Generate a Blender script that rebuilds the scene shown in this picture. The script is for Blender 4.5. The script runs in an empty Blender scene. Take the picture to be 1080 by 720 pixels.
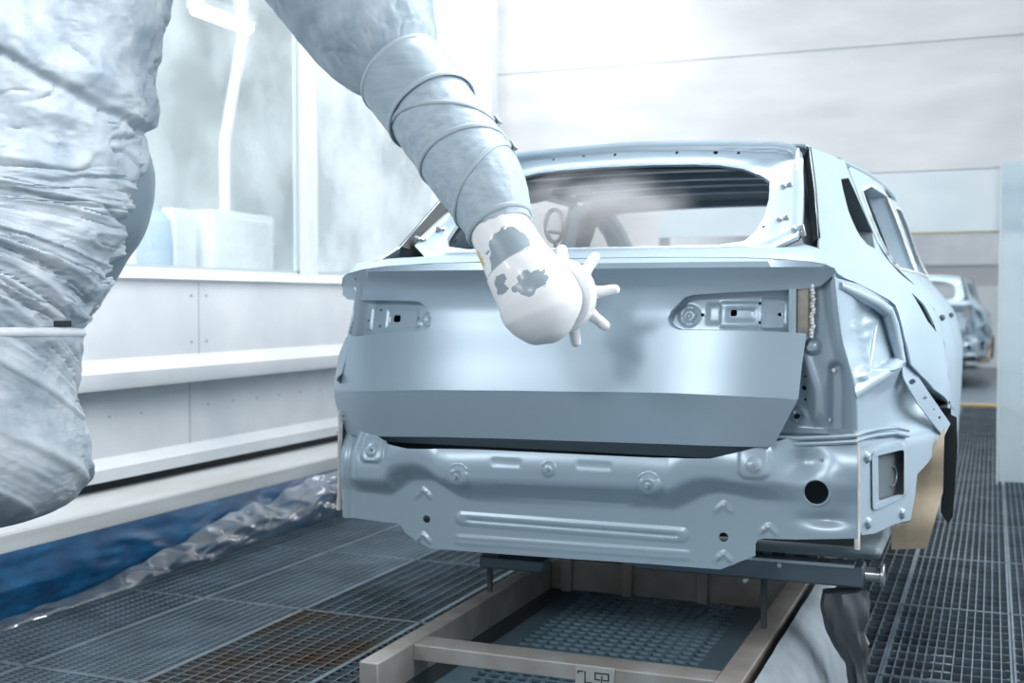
import bpy, bmesh, math, random
import numpy as np
from mathutils import Vector, Matrix, noise
from mathutils.geometry import delaunay_2d_cdt

S = bpy.context.scene
COL = S.collection
random.seed(7)

# ------------------------------------------------------------------ camera
CAM = Vector((1.142, -3.31, 1.25))
YAW, PITCH, FPX = math.radians(22.1), math.radians(-1.925), 1250.0
FW = Vector((-math.sin(YAW) * math.cos(PITCH), math.cos(YAW) * math.cos(PITCH), math.sin(PITCH)))
RT = Vector((math.cos(YAW), math.sin(YAW), 0))
UP = RT.cross(FW)
cd = bpy.data.cameras.new('camera')
cd.sensor_width = 36.0
cd.lens = FPX / 1080 * 36.0
cd.dof.use_dof = True
cd.dof.focus_distance = 3.3
cd.dof.aperture_fstop = 2.8
cam = bpy.data.objects.new('camera', cd)
COL.objects.link(cam)
cam.location = CAM
cam.rotation_euler = Matrix((RT, UP, -FW)).transposed().to_euler()
S.camera = cam

# ------------------------------------------------------------------ world, lamps, exposure
w = bpy.data.worlds.new('world')
S.world = w
w.use_nodes = True
w.node_tree.nodes['Background'].inputs[0].default_value = (.86, .93, 1.0, 1)
w.node_tree.nodes['Background'].inputs[1].default_value = .50
S.view_settings.view_transform = 'Standard'
S.view_settings.look = 'None'
S.view_settings.exposure = 0.0
S.view_settings.gamma = 1.0
S.view_settings.use_curve_mapping = False


def area(name, loc, target, sx, sy, power, color=(.97, .985, 1.0), spread=180):
    d = bpy.data.lights.new(name, 'AREA')
    d.shape = 'RECTANGLE'
    d.size, d.size_y, d.energy, d.color = sx, sy, power, color
    d.spread = math.radians(spread)
    o = bpy.data.objects.new(name, d)
    COL.objects.link(o)
    o.location = loc
    o.rotation_euler = (Vector(target) - Vector(loc)).to_track_quat('-Z', 'Y').to_euler()
    return o


area('booth_light', (-1.6, 1.0, 4.2), (-1.3, 1.0, 0), 1.0, 6.0, 190)
area('booth_light', (2.3, 1.0, 4.2), (1.6, 1.0, 0), 1.0, 6.0, 200)
area('booth_light', (-3.6, -6.0, 3.9), (-.2, 0, 1.1), 1.6, .8, 98)
area('booth_light', (-.2, -6.5, 3.7), (.4, 0, 1.1), 1.2, .8, 98)
area('robot_boost_light', (2.0, -2.6, 3.9), (-1.95, -.5, 1.4), .4, .4, 2.2, spread=22)  # added lamp, narrow beam to brighten the robot covers
area('side_panel_light', (3.3, 1.2, 2.7), (0, 1.2, 1.3), 4.0, 1.3, 85, spread=120)
area('wall_washer', (-2.0, 3.7, 3.9), (-2.3, 5.5, 2.9), 0.6, 0.6, 42)
area('side_room_light', (-4.6, 3.5, 4.6), (-4.6, 4.0, 0), 2.0, 6.0, 330)
area('next_booth_light', (0.8, 13, 4.2), (0.8, 13, 0), 4.0, 8.0, 420)

# ------------------------------------------------------------------ helpers


def ray(px, py):
    return FW * FPX + RT * (px - 540) - UP * (py - 360)


def PY(px, py, y):
    d = ray(px, py)
    return CAM + d * ((y - CAM.y) / d.y)


def PX(px, py, x):
    d = ray(px, py)
    return CAM + d * ((x - CAM.x) / d.x)


def PZ(px, py, z):
    d = ray(px, py)
    return CAM + d * ((z - CAM.z) / d.z)


def PD(px, py, depth):
    return CAM + ray(px, py) * (depth / FPX)


def onY(fn, px, py):
    """point on the surface y = fn(x, z) seen at a place in the photograph"""
    y = 0.0
    for _ in range(14):
        p = PY(px, py, y)
        y = .5 * y + .5 * fn(p.x, p.z)
    return PY(px, py, y)


def proj(p):
    d = Vector(p) - CAM
    k = FPX / d.dot(FW)
    return (540 + d.dot(RT) * k, 360 - d.dot(UP) * k)


def sstep(a, b, v):
    t = max(0.0, min(1.0, (v - a) / (b - a))) if a != b else float(v > a)
    return t * t * (3 - 2 * t)


def lerp(a, b, t):
    return a + (b - a) * t


def interp(xs, ys):
    """monotone cubic through points"""
    xs = np.array(xs, float)
    ys = np.array(ys, float)
    o = np.argsort(xs)
    xs, ys = xs[o], ys[o]
    h = np.diff(xs)
    d = np.diff(ys) / h
    m = np.zeros_like(ys)
    m[0], m[-1] = d[0], d[-1]
    for i in range(1, len(xs) - 1):
        m[i] = 0 if d[i - 1] * d[i] <= 0 else 2 * d[i - 1] * d[i] / (d[i - 1] + d[i])
    xs_l, ys_l, m_l, n = xs.tolist(), ys.tolist(), m.tolist(), len(xs)

    def f(v):
        if v <= xs_l[0]:
            return ys_l[0] + m_l[0] * (v - xs_l[0])
        if v >= xs_l[-1]:
            return ys_l[-1] + m_l[-1] * (v - xs_l[-1])
        i = 0
        while v > xs_l[i + 1]:
            i += 1
        hh = xs_l[i + 1] - xs_l[i]
        t = (v - xs_l[i]) / hh
        a, b = ys_l[i], ys_l[i + 1]
        return (a * (1 + 2 * t) * (1 - t) ** 2 + m_l[i] * hh * t * (1 - t) ** 2
                + b * t * t * (3 - 2 * t) + m_l[i + 1] * hh * t * t * (t - 1))
    return f


# --- materials


def mat(name, col, rough=.5, metal=0.0, bump=None, bscale=40, vary=None, spec=.5, coat=0, stretch=(1, 1, 1), detail=4):
    m = bpy.data.materials.new(name)
    m.use_nodes = True
    nt = m.node_tree
    b = nt.nodes['Principled BSDF']
    b.inputs['Base Color'].default_value = (*col, 1)
    b.inputs['Roughness'].default_value = rough
    b.inputs['Metallic'].default_value = metal
    b.inputs['Specular IOR Level'].default_value = spec
    b.inputs['Coat Weight'].default_value = coat
    if bump or vary:
        tc = nt.nodes.new('ShaderNodeTexCoord')
        mp = nt.nodes.new('ShaderNodeMapping')
        mp.inputs['Scale'].default_value = stretch
        n = nt.nodes.new('ShaderNodeTexNoise')
        n.inputs['Scale'].default_value = bscale
        n.inputs['Detail'].default_value = detail
        nt.links.new(tc.outputs['Object'], mp.inputs[0])
        nt.links.new(mp.outputs[0], n.inputs['Vector'])
        if bump:
            bn = nt.nodes.new('ShaderNodeBump')
            bn.inputs['Strength'].default_value = bump
            bn.inputs['Distance'].default_value = .01
            nt.links.new(n.outputs['Fac'], bn.inputs['Height'])
            nt.links.new(bn.outputs[0], b.inputs['Normal'])
        if vary:
            r = nt.nodes.new('ShaderNodeValToRGB')
            r.color_ramp.elements[0].position = .35
            r.color_ramp.elements[1].position = .68
            r.color_ramp.elements[0].color = (*vary, 1)
            r.color_ramp.elements[1].color = (*col, 1)
            nt.links.new(n.outputs['Fac'], r.inputs[0])
            nt.links.new(r.outputs[0], b.inputs['Base Color'])
    return m


def glass(name, tint=(.9, .95, .97), gloss=.12, haze=.12, hcol=(.8, .85, .88), rough=.03, nscale=0):
    m = bpy.data.materials.new(name)
    m.use_nodes = True
    nt = m.node_tree
    nt.nodes.remove(nt.nodes['Principled BSDF'])
    out = nt.nodes['Material Output']
    t = nt.nodes.new('ShaderNodeBsdfTransparent')
    t.inputs[0].default_value = (*tint, 1)
    g = nt.nodes.new('ShaderNodeBsdfGlossy')
    g.inputs['Roughness'].default_value = rough
    d = nt.nodes.new('ShaderNodeBsdfDiffuse')
    d.inputs[0].default_value = (*hcol, 1)
    tl = nt.nodes.new('ShaderNodeBsdfTranslucent')
    tl.inputs[0].default_value = (*hcol, 1)
    m0 = nt.nodes.new('ShaderNodeMixShader')
    m0.inputs[0].default_value = .5
    m1 = nt.nodes.new('ShaderNodeMixShader')
    m1.inputs[0].default_value = haze
    m2 = nt.nodes.new('ShaderNodeMixShader')
    m2.inputs[0].default_value = gloss
    nt.links.new(d.outputs[0], m0.inputs[1])
    nt.links.new(tl.outputs[0], m0.inputs[2])
    nt.links.new(t.outputs[0], m1.inputs[1])
    nt.links.new(m0.outputs[0], m1.inputs[2])
    nt.links.new(m1.outputs[0], m2.inputs[1])
    nt.links.new(g.outputs[0], m2.inputs[2])
    nt.links.new(m2.outputs[0], out.inputs[0])
    if nscale:
        tc = nt.nodes.new('ShaderNodeTexCoord')
        n = nt.nodes.new('ShaderNodeTexNoise')
        n.inputs['Scale'].default_value = nscale
        n.inputs['Detail'].default_value = 5
        r = nt.nodes.new('ShaderNodeValToRGB')
        r.color_ramp.elements[0].position = .4
        r.color_ramp.elements[1].position = .75
        r.color_ramp.elements[0].color = (haze * .6,) * 3 + (1,)
        r.color_ramp.elements[1].color = (min(1, haze * 2.0 + .05),) * 3 + (1,)
        nt.links.new(tc.outputs['Object'], n.inputs['Vector'])
        nt.links.new(n.outputs['Fac'], r.inputs[0])
        nt.links.new(r.outputs[0], m1.inputs[0])
    return m


def emit(name, col, s):
    m = bpy.data.materials.new(name)
    m.use_nodes = True
    b = m.node_tree.nodes['Principled BSDF']
    b.inputs['Base Color'].default_value = (*col, 1)
    b.inputs['Emission Color'].default_value = (*col, 1)
    b.inputs['Emission Strength'].default_value = s
    return m


PAINT = mat('primer_paint', (.335, .435, .51), .30, .25, spec=.5)
SEAL = mat('bare_edge', (.62, .63, .62), .5, .1, vary=(.48, .48, .46), bscale=30)
TAN = mat('masking_liner', (.50, .42, .31), .6, 0, vary=(.36, .30, .22), bscale=9)
DARK = mat('dark_rubber_and_gap', (.012, .018, .022), .5)
CAVITY = mat('dark_cavity', (.035, .055, .062), .55)  # dark tone putting shade into hollows and backings; plain dark on posts
STUD = mat('steel_stud', (.42, .46, .48), .3, .8)
WHITEWALL = mat('wall_paint', (.80, .83, .85), .35, vary=(.70, .74, .77), bscale=3)
CLOTH = mat('cover_cloth', (.60, .665, .715), .52, 0, bump=.28, bscale=9, vary=(.36, .44, .51), detail=12)
CLOTHG = mat('cover_cloth_grey', (.40, .48, .54), .52, 0, bump=.15, bscale=10, vary=(.23, .31, .37), detail=10)
SLEEVE = mat('sleeve_cloth', (.42, .51, .58), .48, 0, bump=.25, bscale=30, vary=(.33, .42, .49), stretch=(1, 1, 2), detail=7)
STRAP = mat('strap_webbing', (.38, .46, .51), .5)
ATOM = mat('atomizer_white', (.86, .88, .90), .3, 0, coat=.2)
GALV = mat('galvanised_steel', (.33, .34, .33), .5, .35, bump=.15, bscale=60, vary=(.24, .23, .21), stretch=(1, 1, 1))
GALVR = mat('worn_rail_steel', (.36, .355, .34), .5, .3, vary=(.26, .235, .21), bscale=6)
GRATE = mat('grating_steel', (.155, .215, .26), .42, .4, vary=(.085, .115, .14), bscale=5)
PIT = mat('pit_water', (.045, .062, .072), .25)
BLUE = mat('blue_sheet', (.005, .075, .175), .22, 0, bump=.5, bscale=11, vary=(.003, .030, .085), stretch=(1, .6, 2), detail=6)

# --- mesh helpers


def link(name, me, m=None, parent=None):
    o = bpy.data.objects.new(name, me)
    COL.objects.link(o)
    if m is not None:
        for mm in (m if isinstance(m, (list, tuple)) else [m]):
            me.materials.append(mm)
    if parent is not None:
        o.parent = parent
        o.matrix_parent_inverse = Matrix.Translation(-Vector(parent.location))
    return o


def from_data(name, verts, faces, m, parent=None, smooth=35, thick=0, offset=-1, bevel=0, sharp_rim=False):
    me = bpy.data.meshes.new(name)
    me.from_pydata([tuple(v) for v in verts], [], faces)
    me.update()
    if smooth:
        me.shade_smooth()
        me.set_sharp_from_angle(angle=math.radians(smooth))
        if thick or sharp_rim:
            b_ = bmesh.new()
            b_.from_mesh(me)
            for e_ in b_.edges:
                if e_.is_boundary:
                    e_.smooth = False
            b_.to_mesh(me)
            b_.free()
    o = link(name, me, m, parent)
    if bevel:
        b = o.modifiers.new('bevel', 'BEVEL')
        b.width, b.segments, b.limit_method = bevel, 2, 'ANGLE'
    if thick:
        s = o.modifiers.new('solid', 'SOLIDIFY')
        s.thickness, s.offset = thick, offset
    return o


def empty(name, loc, label=None, cat=None, group=None):
    o = bpy.data.objects.new(name, None)
    COL.objects.link(o)
    o.location = loc
    o.empty_display_size = .1
    tag(o, label, cat, group)
    return o


def tag(o, label=None, cat=None, group=None, kind=None):
    for k, v in (('label', label), ('category', cat), ('group', group), ('kind', kind)):
        if v:
            o[k] = v
    return o


class MB:
    """collects solids into one mesh"""

    def __init__(s):
        s.v, s.f = [], []

    def add(s, vs, fs):
        n = len(s.v)
        s.v += [Vector(v) for v in vs]
        s.f += [tuple(i + n for i in f) for f in fs]
        return s

    def box(s, a, b, rot=None, piv=None):
        x0, y0, z0 = a
        x1, y1, z1 = b
        vs = [Vector(p) for p in ((x0, y0, z0), (x1, y0, z0), (x1, y1, z0), (x0, y1, z0),
                                  (x0, y0, z1), (x1, y0, z1), (x1, y1, z1), (x0, y1, z1))]
        if rot is not None:
            piv = Vector(piv) if piv is not None else (Vector(a) + Vector(b)) / 2
            vs = [rot @ (v - piv) + piv for v in vs]
        return s.add(vs, [(0, 3, 2, 1), (4, 5, 6, 7), (0, 1, 5, 4), (1, 2, 6, 5), (2, 3, 7, 6), (3, 0, 4, 7)])

    def tube(s, pts, r, n=10, cap=True, closed=False):
        pts = [Vector(p) for p in pts]
        rs = r if isinstance(r, (list, tuple)) else [r] * len(pts)
        base = len(s.v)
        ref = None
        L = len(pts)
        for i, p in enumerate(pts):
            a = pts[(i - 1) % L] if (closed or i > 0) else p
            b = pts[(i + 1) % L] if (closed or i < L - 1) else p
            t = (b - a).normalized()
            if ref is None:
                ref = t.orthogonal().normalized()
            ref = (ref - t * ref.dot(t)).normalized()
            bi = t.cross(ref)
            for k in range(n):
                an = 2 * math.pi * k / n
                s.v.append(p + (ref * math.cos(an) + bi * math.sin(an)) * rs[i])
        for i in range(L if closed else L - 1):
            for k in range(n):
                j = (i + 1) % L
                s.f.append((base + i * n + k, base + i * n + (k + 1) % n, base + j * n + (k + 1) % n, base + j * n + k))
        if cap and not closed:
            s.f.append(tuple(base + k for k in range(n))[::-1])
            s.f.append(tuple(base + (L - 1) * n + k for k in range(n)))
        return s

    def build(s, name, m, parent=None, smooth=35, bevel=0, thick=0):
        return from_data(name, s.v, s.f, m, parent, smooth, thick, bevel=bevel)


def in_poly(P, poly):
    poly = np.asarray(poly, float)
    x, y = P[:, 0], P[:, 1]
    inside = np.zeros(len(P), bool)
    n = len(poly)
    for i in range(n):
        x1, y1 = poly[i]
        x2, y2 = poly[(i + 1) % n]
        c = ((y1 > y) != (y2 > y))
        if c.any():
            xi = (x2 - x1) * (y - y1) / ((y2 - y1) or 1e-12) + x1
            inside ^= c & (x < xi)
    return inside


def resample(poly, step, closed=True):
    out = []
    n = len(poly)
    for i in range(n if closed else n - 1):
        a, b = np.array(poly[i], float), np.array(poly[(i + 1) % n], float)
        k = max(1, int(math.ceil(np.linalg.norm(b - a) / step)))
        for j in range(k):
            out.append(tuple(a + (b - a) * j / k))
    if not closed:
        out.append(tuple(poly[-1]))
    return out


def rounded(poly, r=.01, n=4):
    """round the corners of a closed polygon"""
    out = []
    m = len(poly)
    for i in range(m):
        p0, p1, p2 = (np.array(poly[(i + k) % m], float) for k in (-1, 0, 1))
        d0, d1 = p0 - p1, p2 - p1
        l0, l1 = np.linalg.norm(d0), np.linalg.norm(d1)
        rr = min(r, .45 * l0, .45 * l1)
        a, b = p1 + d0 / l0 * rr, p1 + d1 / l1 * rr
        for k in range(n + 1):
            t = k / n
            out.append(tuple((1 - t) ** 2 * a + 2 * t * (1 - t) * p1 + t * t * b))
    return out


def circle(c, r, n=14, ry=None):
    return [(c[0] + r * math.cos(2 * math.pi * k / n), c[1] + (ry or r) * math.sin(2 * math.pi * k / n)) for k in range(n)]


def scale_poly(poly, k):
    c = np.mean(np.array(poly), axis=0)
    return [tuple(c + (np.array(p) - c) * k) for p in poly]


def sheet(name, outline, lift, step, m, parent=None, holes=(), lines=(), thick=.003, offset=0, smooth=40, flip=False):
    """a curved sheet: a 2-D outline with holes, triangulated finely and lifted into space"""
    out = resample(outline, step)
    hs = [resample(h, step) for h in holes]
    pts, edges = [], []

    def loop(l, closed=True):
        b = len(pts)
        pts.extend(l)
        for i in range(len(l) if closed else len(l) - 1):
            edges.append((b + i, b + (i + 1) % len(l)))
    loop(out)
    for h in hs:
        loop(h)
    for l in lines:
        loop(resample(l, step, False), False)
    A = np.array(out)
    x0, y0 = A.min(0)
    x1, y1 = A.max(0)
    gx = np.arange(x0 + step / 2, x1, step)
    gy = np.arange(y0 + step / 2, y1, step * .866)
    G = np.array([(x + (step / 2 if j % 2 else 0), y) for j, y in enumerate(gy) for x in gx])
    if len(G):
        ok = in_poly(G, out)
        for h in hs:
            ok &= ~in_poly(G, h)
        G = G[ok]
        B = np.array(pts)
        keep = np.ones(len(G), bool)
        for i in range(0, len(G), 2000):
            d = ((G[i:i + 2000, None, :] - B[None]) ** 2).sum(2).min(1)
            keep[i:i + 2000] = d > (step * .5) ** 2
        pts.extend([tuple(p) for p in G[keep]])
    r = delaunay_2d_cdt([Vector(p) for p in pts], edges, [], 0, 1e-7)
    V, F = r[0], r[2]
    VA = np.array([(v.x, v.y) for v in V])
    FA = np.array([f for f in F if len(f) == 3])
    Cn = VA[FA].mean(1)
    ok = in_poly(Cn, out)
    for h in hs:
        ok &= ~in_poly(Cn, h)
    T_ = VA[FA]
    e1_, e2_ = T_[:, 1] - T_[:, 0], T_[:, 2] - T_[:, 0]
    ok &= np.abs(e1_[:, 0] * e2_[:, 1] - e1_[:, 1] * e2_[:, 0]) > .004 * step * step
    FA = FA[ok]
    P = [lift(v.x, v.y) for v in V]
    fs = [tuple(f[::-1]) if flip else tuple(f) for f in FA.tolist()]
    o = from_data(name, P, fs, m, parent, smooth, 0, sharp_rim=True)
    bm = bmesh.new()
    bm.from_mesh(o.data)
    bmesh.ops.delete(bm, geom=[v for v in bm.verts if not v.link_faces], context='VERTS')
    bm.to_mesh(o.data)
    bm.free()
    if thick:
        sd = o.modifiers.new('solid', 'SOLIDIFY')
        sd.thickness, sd.offset = thick, offset
    return o


def loft(name, A, B, m, parent=None, closed=True, rings=1, fn=None, smooth=40, thick=0):
    n = len(A)
    v, f = [], []
    for k in range(rings + 1):
        t = k / rings
        for a, b in zip(A, B):
            p = Vector(a).lerp(Vector(b), t)
            v.append(fn(p, t) if fn else p)
    for k in range(rings):
        for i in range(n if closed else n - 1):
            j = (i + 1) % n
            f.append((k * n + i, k * n + j, (k + 1) * n + j, (k + 1) * n + i))
    return from_data(name, v, f, m, parent, smooth, thick, 0)


def disc_stud(pt, nrm, r, h, name, m, parent, n=10):
    nrm = Vector(nrm).normalized()
    return MB().tube([Vector(pt), Vector(pt) + nrm * h], [r, r * .8], n).build(name, m, parent)


# ================================================================== SETTING
# ---- left wall (long side of the booth)
def extrude_profile(name, prof, y0, y1, m, parent=None, closed=False, smooth=25):
    n = len(prof)
    v = [Vector((x, y, z)) for y in (y0, y1) for x, z in prof]
    f = [(i, (i + 1) % n, n + (i + 1) % n, n + i) for i in range(n if closed else n - 1)]
    if closed:
        f += [tuple(range(n))[::-1], tuple(range(n, 2 * n))]
    return from_data(name, v, f, m, parent, smooth)


LEDGE = mat('wall_ledge_paint', (.62, .66, .68), .4, vary=(.52, .53, .52), bscale=5, stretch=(1, .3, 3))
o = extrude_profile('wall_left', [(-2.75, 1.372), (-2.53, 1.372), (-2.525, 1.36), (-2.56, 1.345), (-2.56, .99), (-2.555, .985), (-2.505, .93), (-2.505, .87), (-2.51, .855),
                                  (-2.62, .845), (-2.62, .535), (-2.57, .49), (-2.57, .435), (-2.62, .43), (-2.75, .43)], -3.5, 4.72, WHITEWALL)
tag(o, kind='structure')
mbs = MB()
for y in (.0, 1.62, 3.25):
    mbs.box((-2.565, y - .003, .99), (-2.5585, y + .003, 1.345))
    mbs.box((-2.625, y - .003, .53), (-2.6185, y + .003, .845))
    for yy in (y - .06, y + .06):
        for z in (1.28, 1.05):
            mbs.tube([(-2.562, yy, z), (-2.556, yy, z)], .008, 8)
    for k in range(6):
        mbs.tube([(-2.622, y + .15 + .22 * k, .72), (-2.617, y + .15 + .22 * k, .72)], .006, 6)
tag(mbs.build('trim_1', mat('seam_grey', (.42, .46, .48), .5)), kind='structure')
o = extrude_profile('baseboard_left', [(-2.70, .385), (-2.555, .385), (-2.53, .375), (-2.47, .335), (-2.465, .325), (-2.465, .255), (-2.50, .235), (-2.58, .20), (-2.58, -.05)],
                    -3.5, 4.9, LEDGE)
tag(o, kind='structure')
o = MB().box((-2.74, -3.5, .36), (-2.64, 4.7, .45)).build('trim_2', DARK)
tag(o, kind='structure')
# window panes and frames above the cabinet wall
FRAME = mat('window_frame_white', (.70, .74, .76), .35)
SEALG = mat('window_seal', (.40, .45, .47), .5)
WG = glass('booth_glass', (.93, .97, .98), .10, .16, (.80, .86, .88), .04, 2.2)
WG2 = glass('booth_glass_misted', (.90, .95, .97), .10, .42, (.82, .86, .88), .10, 1.6)
for n_, (y0, y1, g) in enumerate(((-3.4, -.25, WG), (-.15, 2.62, WG), (2.78, 4.62, WG2))):
    fr = MB()
    fr.box((-2.64, y0 - .05, 1.372), (-2.57, y1 + .05, 1.41)).box((-2.64, y0 - .05, 3.6), (-2.57, y1 + .05, 3.7))
    fr.box((-2.64, y0 - .05, 1.41), (-2.57, y0, 3.6)).box((-2.64, y1, 1.41), (-2.57, y1 + .05, 3.6))
    fo = tag(fr.build('window_%d' % (n_ + 1), FRAME, bevel=.004), kind='structure')
    sl = MB()
    e = .018
    sl.box((-2.612, y0, 1.41), (-2.60, y1, 1.41 + e)).box((-2.612, y0, 1.41), (-2.60, y0 + e, 3.6)).box((-2.612, y1 - e, 1.41), (-2.60, y1, 3.6))
    sl.build('window_seal', SEALG, fo)
    MB().box((-2.610, y0, 1.41), (-2.604, y1, 3.6)).build('window_pane', g, fo)
tag(MB().box((-2.75, 4.68, -.05), (-2.45, 4.86, 4.3)).box((-2.75, 4.93, -.05), (-2.38, 5.08, 4.3)).build('trim_3', FRAME, bevel=.01), kind='structure')
tag(MB().box((-2.78, -3.5, 3.7), (-2.55, 4.9, 4.3)).build('trim_4', WHITEWALL), kind='structure')

# ---- end wall with the opening to the next booth
YB = 5.5


def wavy(name, x0, x1, z0, z1, y, amp, m, step=.05, th=.02):
    nx, nz = max(2, int((x1 - x0) / step)), max(2, int((z1 - z0) / step))
    v, f = [], []
    for j in range(nz + 1):
        for i in range(nx + 1):
            x, z = x0 + (x1 - x0) * i / nx, z0 + (z1 - z0) * j / nz
            v.append((x, y + amp * noise.noise(Vector((x * 1.1, z * 3.0, y))) + amp * .5 * noise.noise(Vector((x * 3, z * 8, 3))), z))
    for j in range(nz):
        for i in range(nx):
            a = j * (nx + 1) + i
            f.append((a, a + 1, a + nx + 2, a + nx + 1))
    return from_data(name, v, f, m, None, 60, th, 1)


ENDW = mat('end_wall_sheeting', (.60, .605, .615), .30, vary=(.52, .535, .545), bscale=1.5, stretch=(1, 1, 4))
tag(wavy('wall_back', -2.75, 3.6, 3.06, 4.3, YB, .004, ENDW, .1), kind='structure')
tag(wavy('wall_back', -2.75, 3.6, 2.165, 3.05, YB, .012, ENDW, .05), kind='structure')
tag(MB().box((-2.75, YB - .012, 3.045), (3.6, YB + .03, 3.065)).build('trim_5', SEALG), kind='structure')
tag(wavy('wall_back', -2.75, -1.22, 0, 2.15, YB, .004, ENDW, .1), kind='structure')
HAZY = glass('hanging_film', (.92, .97, .99), .06, .55, (.76, .87, .92), .3)
BAND = mat('film_band', (.50, .59, .63), .3, vary=(.58, .63, .66), bscale=2, stretch=(1, 1, .4))
tag(wavy('wall_back', -1.22, 3.6, 1.735, 2.155, YB - .01, .008, BAND, .05), kind='structure')
tag(MB().box((.42, YB - .03, 1.722), (1.19, YB + .02, 1.738)).build('trim_6', mat('edge_trim_yellow', (.38, .34, .20), .5)), kind='structure')
# frosted film beside the opening
o = wavy('plastic_curtain', 1.175, 3.6, .02, 2.2, YB - .06, .012, HAZY, .05, .004)
tag(o, 'pale blue frosted plastic curtain hanging right of the opening', 'plastic curtain')
tag(MB().box((1.172, YB - .075, .0), (1.186, YB - .045, 2.2)).build('trim_7', BAND), kind='structure')

# ---- next booth beyond
tag(MB().box((-3.2, 5.6, 0), (-3.1, 21, 4.3)).build('wall_far_left', WHITEWALL), kind='structure')
tag(MB().box((4.3, 5.6, 0), (4.4, 21, 4.3)).build('wall_far_right', WHITEWALL), kind='structure')
fb = MB()
fb.box((-3.2, 21.0, 0), (4.4, 21.1, 1.55)).box((-3.2, 20.95, 1.95), (4.4, 21.1, 4.3))
tag(fb.build('wall_far', WHITEWALL), kind='structure')
tag(MB().box((-3.2, 21.02, 1.55), (4.4, 21.1, 1.95)).build('trim_8', mat('far_band_grey', (.52, .54, .56), .5)), kind='structure')
tag(MB().box((-1.5, 11.9, -.30), (3.4, 12.02, .018)).build('trim_9', mat('threshold_yellow', (.52, .36, .10), .5)), kind='structure')

tag(MB().box((3.62, -3.4, -.05), (3.72, 5.5, 4.3)).build('wall_right', WHITEWALL), kind='structure')

# ---- grating floor over the pit
CAR_X0, CAR_X1 = -.47, .47


def grating(name, x0, x1, y0, y1, px, py, m, zt=0.0, bx=.004, by=.003, dep=.03):
    """bearing bars along y at pitch px, cross bars along x at pitch py"""
    mb = MB()
    n = max(1, round((x1 - x0) / px))
    for i in range(n + 1):
        x = x0 + (x1 - x0) * i / n
        mb.box((x - bx / 2, y0, zt - dep), (x + bx / 2, y1, zt))
    n = max(1, round((y1 - y0) / py))
    for i in range(n + 1):
        y = y0 + (y1 - y0) * i / n
        mb.box((x0, y - by / 2, zt - dep * .8), (x1, y + by / 2, zt - .0005))
    for a, b in (((x0 - .004, y0, zt - dep), (x0 + .004, y1, zt + .001)), ((x1 - .004, y0, zt - dep), (x1 + .004, y1, zt + .001)),
                 ((x0, y0 - .003, zt - dep), (x1, y0 + .004, zt + .001)), ((x0, y1 - .004, zt - dep), (x1, y1 + .003, zt + .001))):
        mb.box(a, b)
    return tag(mb.build(name, m, smooth=0), kind='structure')


GRATES = mat('grating_fine', (.21, .285, .34), .42, .3, vary=(.13, .175, .21), bscale=4)
RUSTY = mat('grating_rusty', (.16, .22, .26), .45, .45, vary=(.15, .115, .085), bscale=2.6)
ys = [-3.2, -2.2, -1.2, -.2, .8, 1.8, 2.8, 3.8, 4.8, 5.8, 6.8, 7.8, 8.8, 9.8, 10.8, 11.8]
for i in range(len(ys) - 1):
    y0, y1 = ys[i] + .006, ys[i + 1] - .006
    if y1 < 6:
        fine = y0 < 1.9
        grating('floor', -2.40, -1.936, y0, y1, .05, .030, GRATES if fine else GRATE)
        grating('floor', -1.924, -1.446, y0, y1, .04 if fine else .033, .022 if fine else .033, GRATES if fine else GRATE)
        grating('floor', -1.434, -.92, y0, y1, .055, .042, RUSTY if y0 < .5 else GRATE)
        grating('floor', -.91, -.43, y0, y1, .055, .042, GRATE)
        grating('floor', .47, .80, y0, y1, .045, .10, GRATE)
    else:
        for xa, xb in ((-2.40, -1.446), (-1.434, -.43), (-.42, .46), (.47, .80)):
            grating('floor', xa, xb, y0, y1, .055, .05, GRATE)
    grating('floor', .81, 1.214, y0, y1, .031, .10, GRATE)
    grating('floor', 1.226, 1.64, y0, y1, .031, .10, GRATE)
    grating('floor', 1.65, 2.6, y0, y1, .06, .10, GRATE)
# pit, beams and the floor of the next booth
tag(MB().box((-2.6, -3.6, -.75), (3.6, 12.1, -.70)).build('floor', PIT), kind='structure')
bm_ = MB()
for x in (-1.93, -1.44, -.915, .475, .805, 1.22, 1.645):
    bm_.box((x - .02, -3.4, -.16), (x + .02, 12.0, -.031))
for y in ys:
    bm_.box((-2.4, y - .02, -.16), (2.6, y + .02, -.031))
tag(bm_.build('trim_10', GALV, smooth=0), kind='structure')
tag(MB().box((.92, -3.3, -.26), (1.0, 11.5, -.22)).box((1.02, .9, -.40), (1.5, 1.6, -.36)).box((1.30, 1.9, -.24), (1.40, 2.4, -.20)).build('trim_11', mat('pit_pale_light', (.55, .60, .62), .4), smooth=0), kind='structure')  # pale slabs added as the bright light showing under the grating
tag(MB().box((-3.2, 12.03, -.30), (4.4, 21.2, -.002)).build('floor', mat('next_floor', (.11, .15, .18), .35)), kind='structure')
tag(MB().box((-2.60, -3.5, -.75), (-2.45, 5.6, -.04)).build('trim_12', PIT), kind='structure')

# ================================================================== CAR BODY
car = empty('car_body', (0, 2.0, .50), 'silver grey primed car body with an open tailgate window, nearest the robot', 'car body')

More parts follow.
